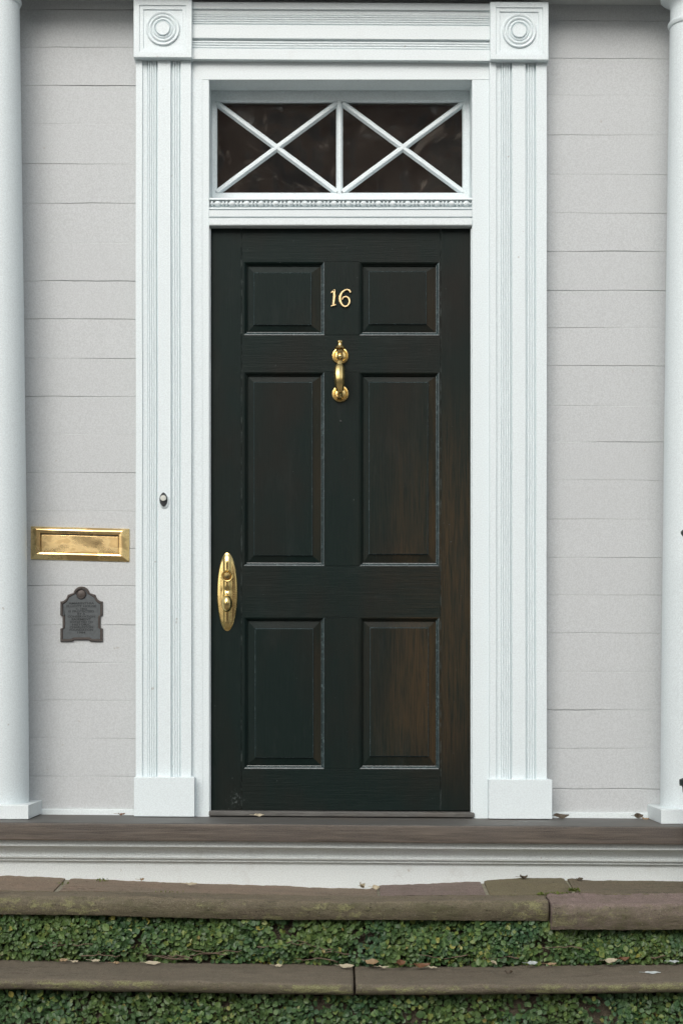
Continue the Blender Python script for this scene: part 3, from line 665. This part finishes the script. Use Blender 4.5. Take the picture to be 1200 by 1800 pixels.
# ------------------------------------------------------------------ mail slot, plaque, bell on the wall
ms = thing('mail_slot', W(142, 985, YW), 'polished brass mail slot with a recessed flap set in the grey boards', 'mail slot')
YF = YW
mb = MB(); r0 = (WX(55, YF), WX(228, YF), WZ(985.5, YF), WZ(927.5, YF)); op = (WX(73, YF), WX(210, YF), WZ(973, YF), WZ(939.5, YF))
seq = [(r0, YF+0.001), (r0, YF-0.0035), (ins(r0, 0.0015), YF-0.005), ((WX(64, YF), WX(217, YF), WZ(977.5, YF), WZ(932, YF)), YF-0.015), ((WX(66, YF), WX(215, YF), WZ(976, YF), WZ(934, YF)), YF-0.0165), (ins(op, -0.001), YF-0.0155), (op, YF-0.0135), (op, YF-0.0005)]
for q in range(len(seq)-1): frame_loop(mb, seq[q][0], seq[q][1], seq[q+1][0], seq[q+1][1])
SM = 0.026
def sheared(mb, x0, s): mb.v = [(x, y, z - s*(x-x0)) for x, y, z in mb.v]
sheared(mb, WX(142, YF), SM); mb.build('slot_frame', M['brass_refl'], ms, smooth=20, fixn=False)
mb = MB(); mb.box(op[0]+0.0015, op[1]-0.0015, YF-0.0085, YF-0.003, op[2]+0.0012, op[3]-0.0045, 0.002, seg=3); mb.v = [(x, y - (op[3]-z)*0.045, z) for x, y, z in mb.v]; sheared(mb, WX(142, YF), SM); mb.build('flap', M['brass_refl'], ms)

pq = thing('plaque', W(144, 1128, YW), 'small dark metal shield plaque with raised lettering under the mail slot', 'plaque')
def PP(px_, py_): return (WX(px_, YW), WZ(py_, YW))
def plaque_outline(inset):
    c = 144.2; i = inset
    pts = []
    def arc(cx, cy, r, a0, a1, n):
        return [(cx + r*math.cos(R(a0+(a1-a0)*k/n)), cy - r*math.sin(R(a0+(a1-a0)*k/n))) for k in range(n+1)]
    half = [(c, 1031+i)]
    R0 = 14.5-i
    half += arc(c, 1045.5, R0, 90, 12, 10)[1:]
    half += [(c+24.2-i*0.5, 1045.7+i)]
    half += arc(c+36.5, 1045.7+i*0.6, 11.6+i*0.55, 188, 266, 6)[1:]
    half += [(c+37.2-i, 1057.3+i), (c+37.2-i, 1081.8-i*0.2), (c+33.3-i, 1083.5), (c+33.3-i, 1103.8), (c+37.2-i, 1105+i*0.2), (c+37.2-i, 1128-i), (c+16+i*0.6, 1128-i), (c+12.5+i*.4, 1125-i), (c, 1125-i)]
    full = half + [(2*c-x, y) for x, y in reversed(half[1:-1])]
    return [PP(x, y) for x, y in full]
o0 = plaque_outline(0); o1 = plaque_outline(1.3); o2 = plaque_outline(3.4); o3 = plaque_outline(4.6); n = len(o0)
mb = MB(); vs = [(x, YW, z) for x, z in o0] + [(x, YW-0.006, z) for x, z in o0] + [(x, YW-0.009, z) for x, z in o1] + [(x, YW-0.009, z) for x, z in o2] + [(x, YW-0.0055, z) for x, z in o3]
mb.add(vs, [(k*n+i, k*n+(i+1) % n, (k+1)*n+(i+1) % n, (k+1)*n+i) for k in range(4) for i in range(n)])
mb.build('border', M['plaqueb'], pq, smooth=20)
bm = bmesh.new(); vv = [bm.verts.new((x, YW-0.0055, z)) for x, z in o3]; fc = bm.faces.new(vv); bmesh.ops.triangulate(bm, faces=[fc]); mb = MB(); mb.bm(bm); mb.build('field', M['plaque'], pq, smooth=0)
mb = MB(); mb.lathe([(0.0172, 0.0), (0.0172, 0.0095), (0.0160, 0.0115), (0.0145, 0.0105), (0.0140, 0.008), (0.009, 0.009), (0.0, 0.0098)], (PP(143.7, 1044.3)[0], YW, PP(143.7, 1044.3)[1]), 'y', 36); mb.build('medallion', M['plaqueb'], pq)
lines = [('AMARINTHIA', 1060.5, 45), ('ELLIOTT HOUSE', 1065.6, 52), ('C. 1802', 1070.4, 20), ('IS PROTECTED', 1074.8, 45), ('BY A', 1079.2, 14), ('CONSERVATION', 1083.8, 48), ('EASEMENT', 1088.6, 34), ('DONATED TO', 1093.4, 40), ('HISTORIC', 1098.0, 32), ('CHARLESTON', 1102.6, 41), ('FOUNDATION', 1107.2, 41), ('1984', 1112.0, 14)]
mb = MB()
for txt, py_, wpx in lines:
    cu = bpy.data.curves.new('lettering_source', 'FONT'); cu.body = txt; cu.size = 1; cu.align_x = 'CENTER'; cu.align_y = 'CENTER'; cu.extrude = 0.0; cu.resolution_u = 2; cu.offset = 0.022
    to = bpy.data.objects.new('lettering_source', cu); C.objects.link(to)
    dg = bpy.context.evaluated_depsgraph_get(); me = bpy.data.meshes.new_from_object(to.evaluated_get(dg))
    wd = max(v.co.x for v in me.vertices) - min(v.co.x for v in me.vertices); hh = max(v.co.y for v in me.vertices) - min(v.co.y for v in me.vertices)
    sx = wpx*PX*1.01/wd; sy = 3.8*PX*1.01/hh; c0 = PP(144, py_)
    xm = (max(v.co.x for v in me.vertices) + min(v.co.x for v in me.vertices))/2; ym = (max(v.co.y for v in me.vertices)+min(v.co.y for v in me.vertices))/2
    nv = len(me.vertices); front = [(c0[0]+(v.co.x-xm)*sx, YW-0.0064, c0[1]+(v.co.y-ym)*sy) for v in me.vertices]
    mb.add(front, [tuple(p.vertices) for p in me.polygons])
    bpy.data.objects.remove(to); bpy.data.curves.remove(cu); bpy.data.meshes.remove(me)
mb.build('lettering', M['plaquet'], pq, smooth=0)

db_ = thing('doorbell', W(288, 893, YP), 'small oval doorbell with pale round button on the left fluted pilaster', 'doorbell')
slp = SL
bz = lambda py_: WZ(py_, YP) + SL*WX(288, YP)
mb = MB(); bx_ = WX(289, YP)
mb.lathe([(0.0175, -0.003), (0.0175, 0.003), (0.0150, 0.0055), (0.0, 0.006)], (bx_, YP, bz(881)), 'y', 40)
mb.v = [(x, y, bz(881)+(z-bz(881))*1.45) for x, y, z in mb.v]; mb.build('bezel', M['trim'], db_, sl=SL)
mb = MB(); vs = []; n = 40
for s_, h in ((1.0, 0.004), (1.0, 0.0085), (0.9, 0.0105), (0.0001, 0.0112)):
    for i in range(n):
        a_ = 2*math.pi*i/n; ca = math.cos(a_); sa = math.sin(a_)
        vs.append((WX(288, YP) + 0.0140*s_*abs(ca)**1.25*(1 if ca > 0 else -1), YP-h, bz(878.5) + 0.0245*s_*sa))
mb.add(vs, [(k*n+i, k*n+(i+1) % n, (k+1)*n+(i+1) % n, (k+1)*n+i) for k in range(3) for i in range(n)]); mb.build('escutcheon', M['belld'], db_, sl=SL)
mb = MB(); mb.lathe([(0.0105, 0.009), (0.0105, 0.0165), (0.0090, 0.019), (0.0, 0.0200)], (WX(288, YP), YP, bz(876.5)), 'y', 32); mb.build('button', M['bellb'], db_, sl=SL)

# ------------------------------------------------------------------ porch floor edge and skirt
por = thing('porch', (0, -0.2, -0.22), 'dark wooden porch edge over a white moulded skirt board below the door', 'porch')
mb = MB(); yb = -0.30
zt_, zb_ = 0.0, WZ(1481, yb)
mb.prism_x([(YW+0.05, zt_), (yb+0.008, zt_), (yb+0.002, zt_-0.003), (yb, zt_-0.010), (yb, zb_+0.006), (yb+0.003, zb_), (YW+0.05, zb_)], -2.6, 2.6, 120); mb.mi = [1 if (i % 7 in (0, 1) and i < 840) else 0 for i in range(len(mb.f))]; mb.build('floor_board', [M['deck'], M['decktop']], por, sl=SL, wob=0.0012)
ys = -0.20
def SZ(py_, y): return WZ(py_, y)
prof = [(YW, SZ(1479, -.27)+0.01), (-0.272, SZ(1479, -.27)+0.01), (-0.272, SZ(1490.5, -.272)), (-0.262, SZ(1491.5, -.262))]
for i in range(9):
    a_ = i/8*math.pi/2; prof.append((-0.258 + 0.036*math.sin(a_), SZ(1492, -.26) - 0.0275*(1-math.cos(a_))))
prof += [(-0.224, SZ(1507.5, -.224)), (-0.229, SZ(1509, -.229)), (-0.228, SZ(1511.2, -.228)), (-0.217, SZ(1511.8, -.217)), (-0.214, SZ(1513.5, -.214)), (-0.216, SZ(1516, -.216)), (-0.208, SZ(1517.2, -.208)), (-0.2, SZ(1517.5, -.2)), (YW, SZ(1517.5, -.2))]
mb = MB(); mb.prism_x(prof, -2.6, 2.6, 60); mb.build('skirt_moulding', M['skirt'], por, sl=SL, wob=0.0008)
mb = MB(); mb.box(-2.6, 2.6, ys, YW, -0.34, SZ(1517, ys)); mb.build('skirt_board', M['skirt'], por, sl=SL)

# ------------------------------------------------------------------ stone steps
def interp(tab, x):
    if x <= tab[0][0]: return tab[0][1]
    for (a0, b0), (a1, b1) in zip(tab, tab[1:]):
        if x <= a1: return b0 + (b1-b0)*(x-a0)/(a1-a0)
    return tab[-1][1]
def slab(name, parent, px0, px1, prof_fn, mat, n=220, seed=0, amp=0.003, endround=0.012, label=None):
    """prof_fn(px) -> list of (y,z) from back-bottom over the top to the front-bottom"""
    mb = MB(); vs = []; x0, x1 = (px0-600)*PX*0.93, (px1-600)*PX*0.93; k = 0
    L = x1-x0
    for i in range(n+1):
        u = i/n; x = x0 + L*u
        pr = prof_fn(600 + x/(PX*0.93)); k = len(pr)
        e = min(x-x0, x1-x); sh = 0
        if e < endround: sh = endround*(1-math.sqrt(max(0, 1-(1-e/endround)**2)))*0.5
        cy = pr[0][0]
        for (y, z) in pr:
            nv = Vector((x*3.1+seed*9, y*16, z*16)); d = amp*(mnoise.noise(nv)) + amp*0.45*mnoise.noise(Vector((x*17+seed, y*40, z*40))) + amp*0.45*mnoise.noise(Vector((x*60+seed, y*90, z*90))) - amp*1.4*max(0.0, mnoise.noise(Vector((x*22+seed*3, y*30, z*30))) - 0.32)
            yy = y - d*(1 if y < -0.25 else 0) + sh*(1 if y < cy-0.02 else 0); zz = z + d*0.8 - sh*0.7*(1 if z > pr[-1][1]+0.01 else 0)
            vs.append((x, yy, zz))
    fs = [(i*k+j, i*k+j+1, (i+1)*k+j+1, (i+1)*k+j) for i in range(n) for j in range(k-1)]
    fs += [tuple(range(k)), tuple(n*k+j for j in range(k-1, -1, -1))] + [(i*k+k-1, i*k, (i+1)*k, (i+1)*k+k-1) for i in range(n)]
    mb.add(vs, fs); return mb.build(name, mat, parent, smooth=45, label=label)
def nosing(yback, zback, yfront, ztop, zbot, curve=1.0, m=10):
    pr = [(yback, zbot), (yback, zback)]
    r = (ztop-zbot); RF = 0.46
    yt = yfront + r*RF*curve
    for i in range(1, 5): pr.append((yback+(yt-yback)*i/5, zback+(ztop-zback)*i/5))
    for i in range(m+1):
        a_ = i/m*math.pi*0.5; pr.append((yt - (yt-yfront)*math.sin(a_), ztop - r*RF*(1-math.cos(a_))))
    for i in range(1, 4): pr.append((yfront + 0.012*(i/3)**2, ztop - r*RF - r*(1-RF)*i/3))
    return pr
st1 = thing('stone_step', (0, -0.4, -0.32), 'upper stone step of worn slabs and reddish paving against the white porch skirt', 'step', 'stone steps below the porch')
backtab = [(0, 1540), (160, 1545), (320, 1553), (480, 1558), (560, 1561), (650, 1562), (664, 1557), (780, 1552), (850, 1550), (930, 1544), (1010, 1543.5), (1060, 1548.5), (1200, 1549)]
fronttab = [(0, 1566), (200, 1567), (600, 1576), (950, 1573), (1200, 1572)]
YN = -0.455
def paving(px0, px1, mat, seed, dz=0.0, y1=YN+0.004):
    def pf(px):
        zb = WZ(interp(backtab, px), ys); zf = WZ(interp(fronttab, px), YN)
        pr = [(ys+0.03, zb-0.10), (ys+0.03, zb+dz)]
        for i in range(0, 9):
            u = i/8; pr.append((ys + (y1-ys)*u, zb + (zf-zb)*u + dz))
        pr.append((y1, zf-0.06)); return pr
    slab('paving_stone', st1, px0, px1, pf, mat, n=max(20, int((px1-px0)/6)), seed=seed, amp=0.0045, endround=0.006)
paving(-700, 96, M['stone_red'], 1); paving(106, 663, M['stone_red'], 2); paving(668, 853, M['stone_purple'], 3, 0.001); paving(860, 1006, M['stone_olive'], 4, 0.001); paving(1012, 1900, M['stone_grey'], 5)
mb = MB()
vs = []; n = 300
def mort(px): return WZ(interp(backtab, px), ys), WZ(interp(fronttab, px), YN)
for i in range(n+1):
    px = -700 + 2600*i/n; zb, zf = mort(px); x = (px-600)*PX*0.93
    vs += [(x, ys+0.02, zb-0.006), (x, YN, zf-0.007)]
mb.add(vs, [(2*i, 2*i+1, 2*i+3, 2*i+2) for i in range(n)]); mb.build('mortar_bed', M['mortar'], st1)
bot1 = [(-700, 1600), (0, 1607), (250, 1612), (500, 1617), (950, 1617.5)]
def nose1(px):
    zf = WZ(interp(fronttab, px), YN); return nosing(YN, zf, -0.57, zf-0.004, WZ(interp(bot1, px), -0.56), 1.0)
slab('nosing_stone', st1, -700, 955, nose1, M['stone_grey'], n=900, seed=11, amp=0.0048, label='long grey-brown nosing slab with lichen')
def nose2(px):
    zf = WZ(1571.5, YN); return nosing(YN+0.01, zf+0.001, -0.585, zf-0.016, WZ(1634, -0.575), 1.15)
slab('nosing_stone', st1, 957.5, 1900, nose2, M['stone_purple'], n=500, seed=23, amp=0.006, label='thick purplish nosing slab on the right')
mb = MB(); mb.box(-2.6, 2.6, -0.505, -0.3, -0.62, WZ(1604, -.5)); mb.build('riser', M['soil'], st1)

st2 = thing('stone_step', (0, -0.7, -0.6), 'lower stone step with a thin rounded edge between two bands of ivy', 'step', 'stone steps below the porch')
Z2B = [(-700, 1686), (0, 1690), (500, 1697), (700, 1702), (1200, 1696)]
B2 = [(-700, 1734), (0, 1739), (500, 1747.5), (700, 1750.5), (1200, 1745)]
def nose3(px):
    zb = WZ(interp(Z2B, px), -0.55); return nosing(-0.50, zb+0.001, -0.865, zb-0.001, WZ(interp(B2, px), -0.86), 1.15)
slab('nosing_stone', st2, -700, 619.5, nose3, M['stone_grey2'], n=600, seed=31, amp=0.004, label='grey-brown slab left of the joint')
slab('nosing_stone', st2, 623, 1900, nose3, M['stone_grey2'], n=600, seed=37, amp=0.004, label='grey-brown slab right of the joint')
mb = MB(); mb.box(-2.6, 2.6, -0.79, -0.505, -0.96, WZ(1745, -.8)-0.012); mb.build('riser', M['soil'], st2)

# ------------------------------------------------------------------ ivy on the risers
def ivy(name, xa, xb, yface, ztop, zbot, count, label, seed, stems):
    rg = random.Random(seed); mb = MB()
    L = [(0, 0, 0), (-0.33, 0.28, 0.06), (-0.43, 0.58, 0.05), (-0.24, 0.88, 0.0), (0, 1.05, -0.06), (0.24, 0.88, 0.0), (0.43, 0.58, 0.05), (0.33, 0.28, 0.06), (0, 0.55, -0.03)]
    F = [(0, 1, 8), (1, 2, 8), (2, 3, 8), (3, 4, 8), (4, 5, 8), (5, 6, 8), (6, 7, 8), (7, 0, 8)]
    for i in range(count):
        x = rg.uniform(xa, xb); u = rg.random(); zt = ztop(x); zb = zbot(x)
        z = zb + (zt-zb)*u
        dens = mnoise.noise(Vector((x*7, z*11, seed))) 
        thin = 0.25 if dens < -0.40 else (0.6 if dens < -0.25 else 1.0)
        if u < 0.22: thin *= 0.75
        if rg.random() > thin: continue
        bul = 0.016 + 0.020*mnoise.noise(Vector((x*11+3, z*15, seed+5))) + 0.014*math.sin(math.pi*min(1, u*1.15))
        y = yface - max(0.002, bul + rg.uniform(-0.014, 0.012))
        s = rg.triangular(0.010, 0.0250, 0.017) * (0.85 if rg.random() < 0.3 else 1.0)
        if rg.random() < 0.04: s *= 1.3
        tilt = rg.gauss(0.35, 0.38); yaw = rg.gauss(0, 0.55); roll = rg.gauss(math.pi, 1.0)
        m = Matrix.Translation((x, y, z)) @ Matrix.Rotation(yaw, 4, 'Z') @ Matrix.Rotation(-tilt, 4, 'X') @ Matrix.Rotation(roll, 4, 'Y') @ Matrix.Scale(s, 4)
        fold = rg.uniform(0.5, 2.2); wd = rg.uniform(0.85, 1.15)
        vs = [m @ Vector((a*wd, -c*fold*1.0, b-0.5)) for a, b, c in L]
        mb.add(vs, F, 0)
    for k in range(stems):
        x = rg.uniform(xa, xb); zb = zbot(x); z = zb + rg.uniform(0.008, 0.06); pts = []; dx = rg.choice((-1, 1))
        for q in range(9):
            pts.append((x, yface - 0.034 - rg.uniform(0, 0.012), z)); x += dx*rg.uniform(0.010, 0.024); z += rg.uniform(-0.005, 0.007)
        mb.tube(pts, [0.0022*(1-0.06*q) for q in range(9)], 5, 1)
    o = mb.build(name, [M['ivy'], M['stem']], None, smooth=0, fixn=False)
    return tag(o, label, 'ivy', None, 'stuff')
def zt1(x):
    px = 600 + x/(PX*0.92); return WZ(interp(bot1 + [(958, 1617.5), (975, 1634), (1900, 1634)], px), -.55) - 0.004
def zb1(x):
    px = 600 + x/(PX*0.92); return WZ(interp(Z2B, px), -.55) + 0.004
def zt2(x):
    px = 600 + x/(PX*0.87); return WZ(interp(B2, px), -.83) - 0.002
ivy('ivy', -1.9, 1.9, -0.515, zt1, zb1, 16500, 'band of small-leaved creeping ivy covering the riser of the upper step', 3, 34)
ivy('ivy', -1.9, 1.9, -0.795, zt2, lambda x: -0.93, 29000, 'lower band of creeping ivy along the bottom edge of the picture', 8, 60)

# ------------------------------------------------------------------ fallen leaves
def leaf(name, px, py, y, L, Wd, ang, curl, mat, label, tilt=0.15, dz=0.003):
    c = Vector(W(px, py, y)); mb = MB(); n = 12; vs = []; q0 = abs(hash((int(px), int(py)))) % 7; tilt = 0.42 + 0.06*q0; L *= 1.1; Wd *= 1.25; curl *= 0.55; dz = 0.002 + Wd*0.5*math.sin(tilt)
    m = Matrix.Translation(c + Vector((0, 0, dz))) @ Matrix.Rotation(R(ang), 4, 'Z') @ Matrix.Rotation(tilt, 4, 'X')
    for th in (0.0, 0.0006):
        for i in range(n+1):
            u = i/n; w_ = Wd*math.sin(math.pi*min(1, max(0.0, u*0.96+0.02)))**0.8*(1 - 0.25*u); xx = (u-0.5)*L
            zc_ = curl*L*(u-0.5)**2*2 + 0.0012*math.sin(u*11+q0)
            for j in (-1, -0.5, 0, 0.5, 1):
                vs.append(m @ Vector((xx, w_*0.5*j, zc_ + curl*Wd*0.5*j*j*(1 + 0.8*math.sin(u*7+q0)) + 0.0008*j*math.sin(u*14+q0) + th)))
    K = 5; N = (n+1)*K
    fs = [(i*K+j, i*K+j+1, (i+1)*K+j+1, (i+1)*K+j) for i in range(n) for j in range(K-1)]
    fs += [(N+i*K+j, N+(i+1)*K+j, N+(i+1)*K+j+1, N+i*K+j+1) for i in range(n) for j in range(K-1)]
    mb.add(vs, fs)
    st = [m @ Vector((-L*0.5-0.008*q, 0, curl*L*0.5+0.001*q)) for q in range(3)]; mb.tube(st, 0.0007, 5)
    o = mb.build('fallen_leaf', M[mat], None, fixn=False); return tag(o, label, 'leaf', 'fallen leaves on the porch and steps')
def yt(py, Z):            # depth on a level surface at height Z seen at picture row py
    f = (ZC-Z)/((py-HY)*PX); return f*D0-D0
leafs = [
 (455, 1436.5, -0.08, .032, .011, 10, .25, 'leaf_pale', 'pale narrow leaf on the porch floor in front of the door bottom left'),
 (985, 1441, -0.02, .050, .020, 5, .45, 'leaf_dark', 'dark curled leaf at the foot of the right base block'),
 (1120, 1442, 0.01, .036, .022, 30, .8, 'leaf_dark', 'dark tented leaf just left of the right column plinth'),
 (1134, 1443.5, 0.0, .022, .014, -20, .4, 'leaf_tan', 'small tan leaf touching the corner of the right column plinth'),
 (214, 1434.5, 0.02, .022, .010, 15, .5, 'leaf_brown', 'small brown leaf beside the left base block'),
 (337, 1557, -0.30, .034, .012, -5, .2, 'leaf_pale', 'pale leaf on the reddish paving left of centre'),
 (250, 1550, -0.225, .012, .012, 0, .7, 'leaf_tan', 'tiny orange-tan leaf against the skirt board below the left pilaster'),
 (634, 1564, -0.24, .026, .020, 60, .9, 'leaf_pale', 'pale upright curled leaf at the gap under the white skirt'),
 (662, 1566, -0.27, .028, .016, -35, .6, 'leaf_pale', 'crumpled pale leaf right of the gap under the skirt'),
 (769, 1590, -0.50, .030, .009, 8, .25, 'leaf_pale', 'thin pale leaf lying on the long upper nosing slab'),
 (919, 1547, -0.22, .026, .018, 20, .7, 'leaf_dark', 'dark curled leaf on the olive paving stone by the skirt'),
 (1018, 1550, -0.23, .022, .014, -10, .5, 'leaf_dark', 'dark leaf at the joint between olive and grey paving'),
 (112, 1692, -0.58, .026, .012, 20, .4, 'leaf_tan', 'tan leaf on the lower step below the far left ivy'),
 (132, 1693, -0.585, .024, .009, -15, .3, 'leaf_pale', 'short pale leaf right beside the tan leaf at far left'),
 (169, 1692, -0.585, .030, .010, -12, .25, 'leaf_pale', 'slim pale leaf third from the left on the lower step'),
 (205, 1696, -0.59, .018, .009, 0, .4, 'leaf_tan', 'very small tan leaf fourth from the left on the lower step'),
 (269, 1697, -0.59, .046, .013, -6, .2, 'leaf_pale', 'long pale leaf under the ivy below the left casing'),
 (490, 1701, -0.59, .024, .010, -15, .3, 'leaf_pale', 'pale leaf at the ivy foot below the left door panels'),
 (609, 1702.5, -0.60, .044, .018, -12, .15, 'leaf_pale', 'broad pale oval leaf above the joint of the lower slabs'),
 (655, 1698, -0.58, .050, .022, -40, .4, 'leaf_tan', 'tan folded leaf just right of the broad pale leaf'),
 (674, 1703, -0.60, .030, .009, 5, .4, 'leaf_pale', 'thin curved pale leaf between the tan and the brown leaves'),
 (703, 1700, -0.59, .036, .022, 50, .6, 'leaf_brown', 'reddish brown curled leaf against the ivy right of the joint'),
 (741, 1702, -0.59, .050, .018, 8, .35, 'leaf_brown', 'long brown leaf lying next to a pale sliver'),
 (760, 1703, -0.60, .028, .008, -25, .2, 'leaf_pale', 'pale sliver of leaf at the right end of the brown leaf'),
 (867, 1697, -0.58, .020, .019, 70, .3, 'leaf_pale', 'small round pale leaf propped against the ivy'),
 (894, 1714, -0.74, .022, .012, -20, .9, 'leaf_dark', 'dark curled leaf alone in the middle of the lower tread'),
 (935, 1697, -0.58, .032, .014, 10, .2, 'leaf_grey', 'bluish grey leaf at the foot of the ivy'),
 (968, 1698, -0.58, .032, .010, 4, .3, 'leaf_tan', 'tan leaf right of the bluish grey leaf'),
 (1072, 1694.5, -0.58, .040, .019, 12, .4, 'leaf_pale', 'pinkish pale leaf with upturned edge at right of the lower step'),
 (1094, 1691, -0.57, .040, .014, 30, .6, 'leaf_brown', 'brown twisted leaf just behind the pinkish pale leaf'),
 (1146, 1712.5, -0.72, .046, .008, 0, .05, 'leaf_grey', 'white sliver flat on the lower tread near the right edge'),
 (1184, 1693, -0.57, .028, .012, 0, .1, 'leaf_grey', 'grey leaf under the ivy at the far right'),
]
for a_ in leafs: leaf('fallen_leaf', *a_)

# moss tufts in the paving joints
rg = random.Random(4)
mb = MB()
for (px, py, y, n, sp) in ((112, 1556, -.30, 40, .02), (1008, 1566, -.42, 120, .018), (970, 1573, -.452, 160, .05), (180, 1549, -.24, 30, .02), (300, 1571, -.44, 30, .05)):
    c = W(px, py, y)
    for i in range(n):
        p = Vector((c[0]+rg.uniform(-sp, sp), c[1]+rg.uniform(-.006, .006), c[2]+rg.uniform(-.002, .006))); s = rg.uniform(.003, .007)
        mm = Matrix.Translation(p) @ Matrix.Rotation(rg.uniform(0, 6.28), 4, 'Z') @ Matrix.Rotation(rg.uniform(-1.2, 1.2), 4, 'X')
        mb.add([mm @ Vector((-s*.4, 0, 0)), mm @ Vector((s*.4, 0, 0)), mm @ Vector((s*.3, .001, s)), mm @ Vector((-s*.3, .001, s))], [(0, 1, 2, 3)])
mt = NT('moss'); M['moss'] = mt.fin(mt.mix(mt.island(), (0.06, 0.09, 0.015), (0.16, 0.19, 0.04)), 0.8)
tag(mb.build('moss', M['moss'], None, smooth=0, fixn=False), 'yellow-green moss growing in the joints of the upper paving', 'moss', None, 'stuff')

# ------------------------------------------------------------------ iron handrail post cut by the right edge
ir = thing('iron_railing_post', (WX(1207, -.33), -.33, -0.2), 'dark green iron railing post barely entering at the right edge before the column', 'railing')
mb = MB(); x = WX(1206.5, -.33); y = -.33
mb.lathe([(0.0, -0.21), (0.011, -0.21), (0.011, -0.19), (0.010, -0.17), (0.0095, -0.1), (0.0095, WZ(1394, y)), (0.014, WZ(1393, y)), (0.016, WZ(1384, y)), (0.022, WZ(1376, y)), (0.0245, WZ(1370, y)), (0.012, WZ(1367, y)), (0.008, WZ(1360, y)), (0.008, WZ(944, y)), (0.014, WZ(943, y)), (0.0205, WZ(938, y)), (0.0205, WZ(934, y)), (0.012, WZ(930, y)), (0.0, WZ(928, y))], (x, y, 0), n=24)
mb.build('post', M['iron'], ir)
mb = MB(); p = W(1195.3, 1376, -.33); mb.box(p[0]-.004, p[0]+.01, -.336, -.324, p[2]-.006, p[2]+.012, .002); mb.tube([(p[0]-.001, -.33, p[2]-.010), (p[0]+.001, -.33, p[2]-.004)], [.003, .0045], 8); mb.build('bracket', M['iron'], ir)

# ------------------------------------------------------------------ ground and the other side of the street (unseen; brick house added only for reflections)
mb = MB(); mb.box(-60, 60, -120, 40, -1.30, -1.10); tag(mb.build('ground', M['asphalt'], None, smooth=0), kind='structure')
mb = MB(); mb.box(-30, 30, -3.4, 0.3, -1.1, -0.95, 0.01); tag(mb.build('pavement', M['pave'], None, smooth=0), kind='structure')
t = NT('added_house_brick'); bt = t.n('ShaderNodeTexBrick'); bt.inputs['Scale'].default_value = 4; bt.inputs['Color1'].default_value = (0.30, 0.15, 0.10, 1); bt.inputs['Color2'].default_value = (0.20, 0.11, 0.08, 1); bt.inputs['Mortar'].default_value = (0.34, 0.30, 0.26, 1)
mp = t.n('ShaderNodeMapping'); mp.inputs['Rotation'].default_value = (R(90), 0, 0); t.l(t.tc.outputs['Object'], mp.inputs[0]); t.l(mp.outputs[0], bt.inputs['Vector'])
M['brick'] = t.fin(bt.outputs['Color'], 0.85)
M['added_whitewood'] = NT('added_house_window_paint').fin((0.6, 0.6, 0.57), 0.5); M['added_winglass'] = NT('added_house_dark_glass').fin((0.02, 0.025, 0.03), 0.1)
bh = thing('added_brick_house', (0, -27, -1.1), 'brick house added out of view across the street for the fanlight and brass to reflect', 'house')
mb = MB(); mb.box(-11, 11, -33, -27.5, -1.1, 12.6); mb.build('wall', M['brick'], bh, smooth=0)
mb = MB(); mb.prism_x([(-27.1, 12.6), (-30.2, 14.8), (-33.4, 12.6)], -11.3, 11.3); mb.build('added_house_roof', M['asphalt'], bh, smooth=0)
for r_i, zz in enumerate((0.4, 3.5, 6.6, 9.75)):
    for q in range(7):
        xx = -9.9 + q*3.0
        mb = MB(); mb.box(xx-.55, xx+.55, -27.5, -27.42, zz, zz+1.9); wf = mb.build('added_house_window', M['added_whitewood'], bh, smooth=0)
        mb = MB()
        for i in range(2):
            for j in range(3): mb.box(xx-.47+i*.49, xx-.02+i*.49, -27.42, -27.40, zz+.08+j*.6, zz+.6+j*.6)
        mb.build('pane', M['added_winglass'], wf, smooth=0)
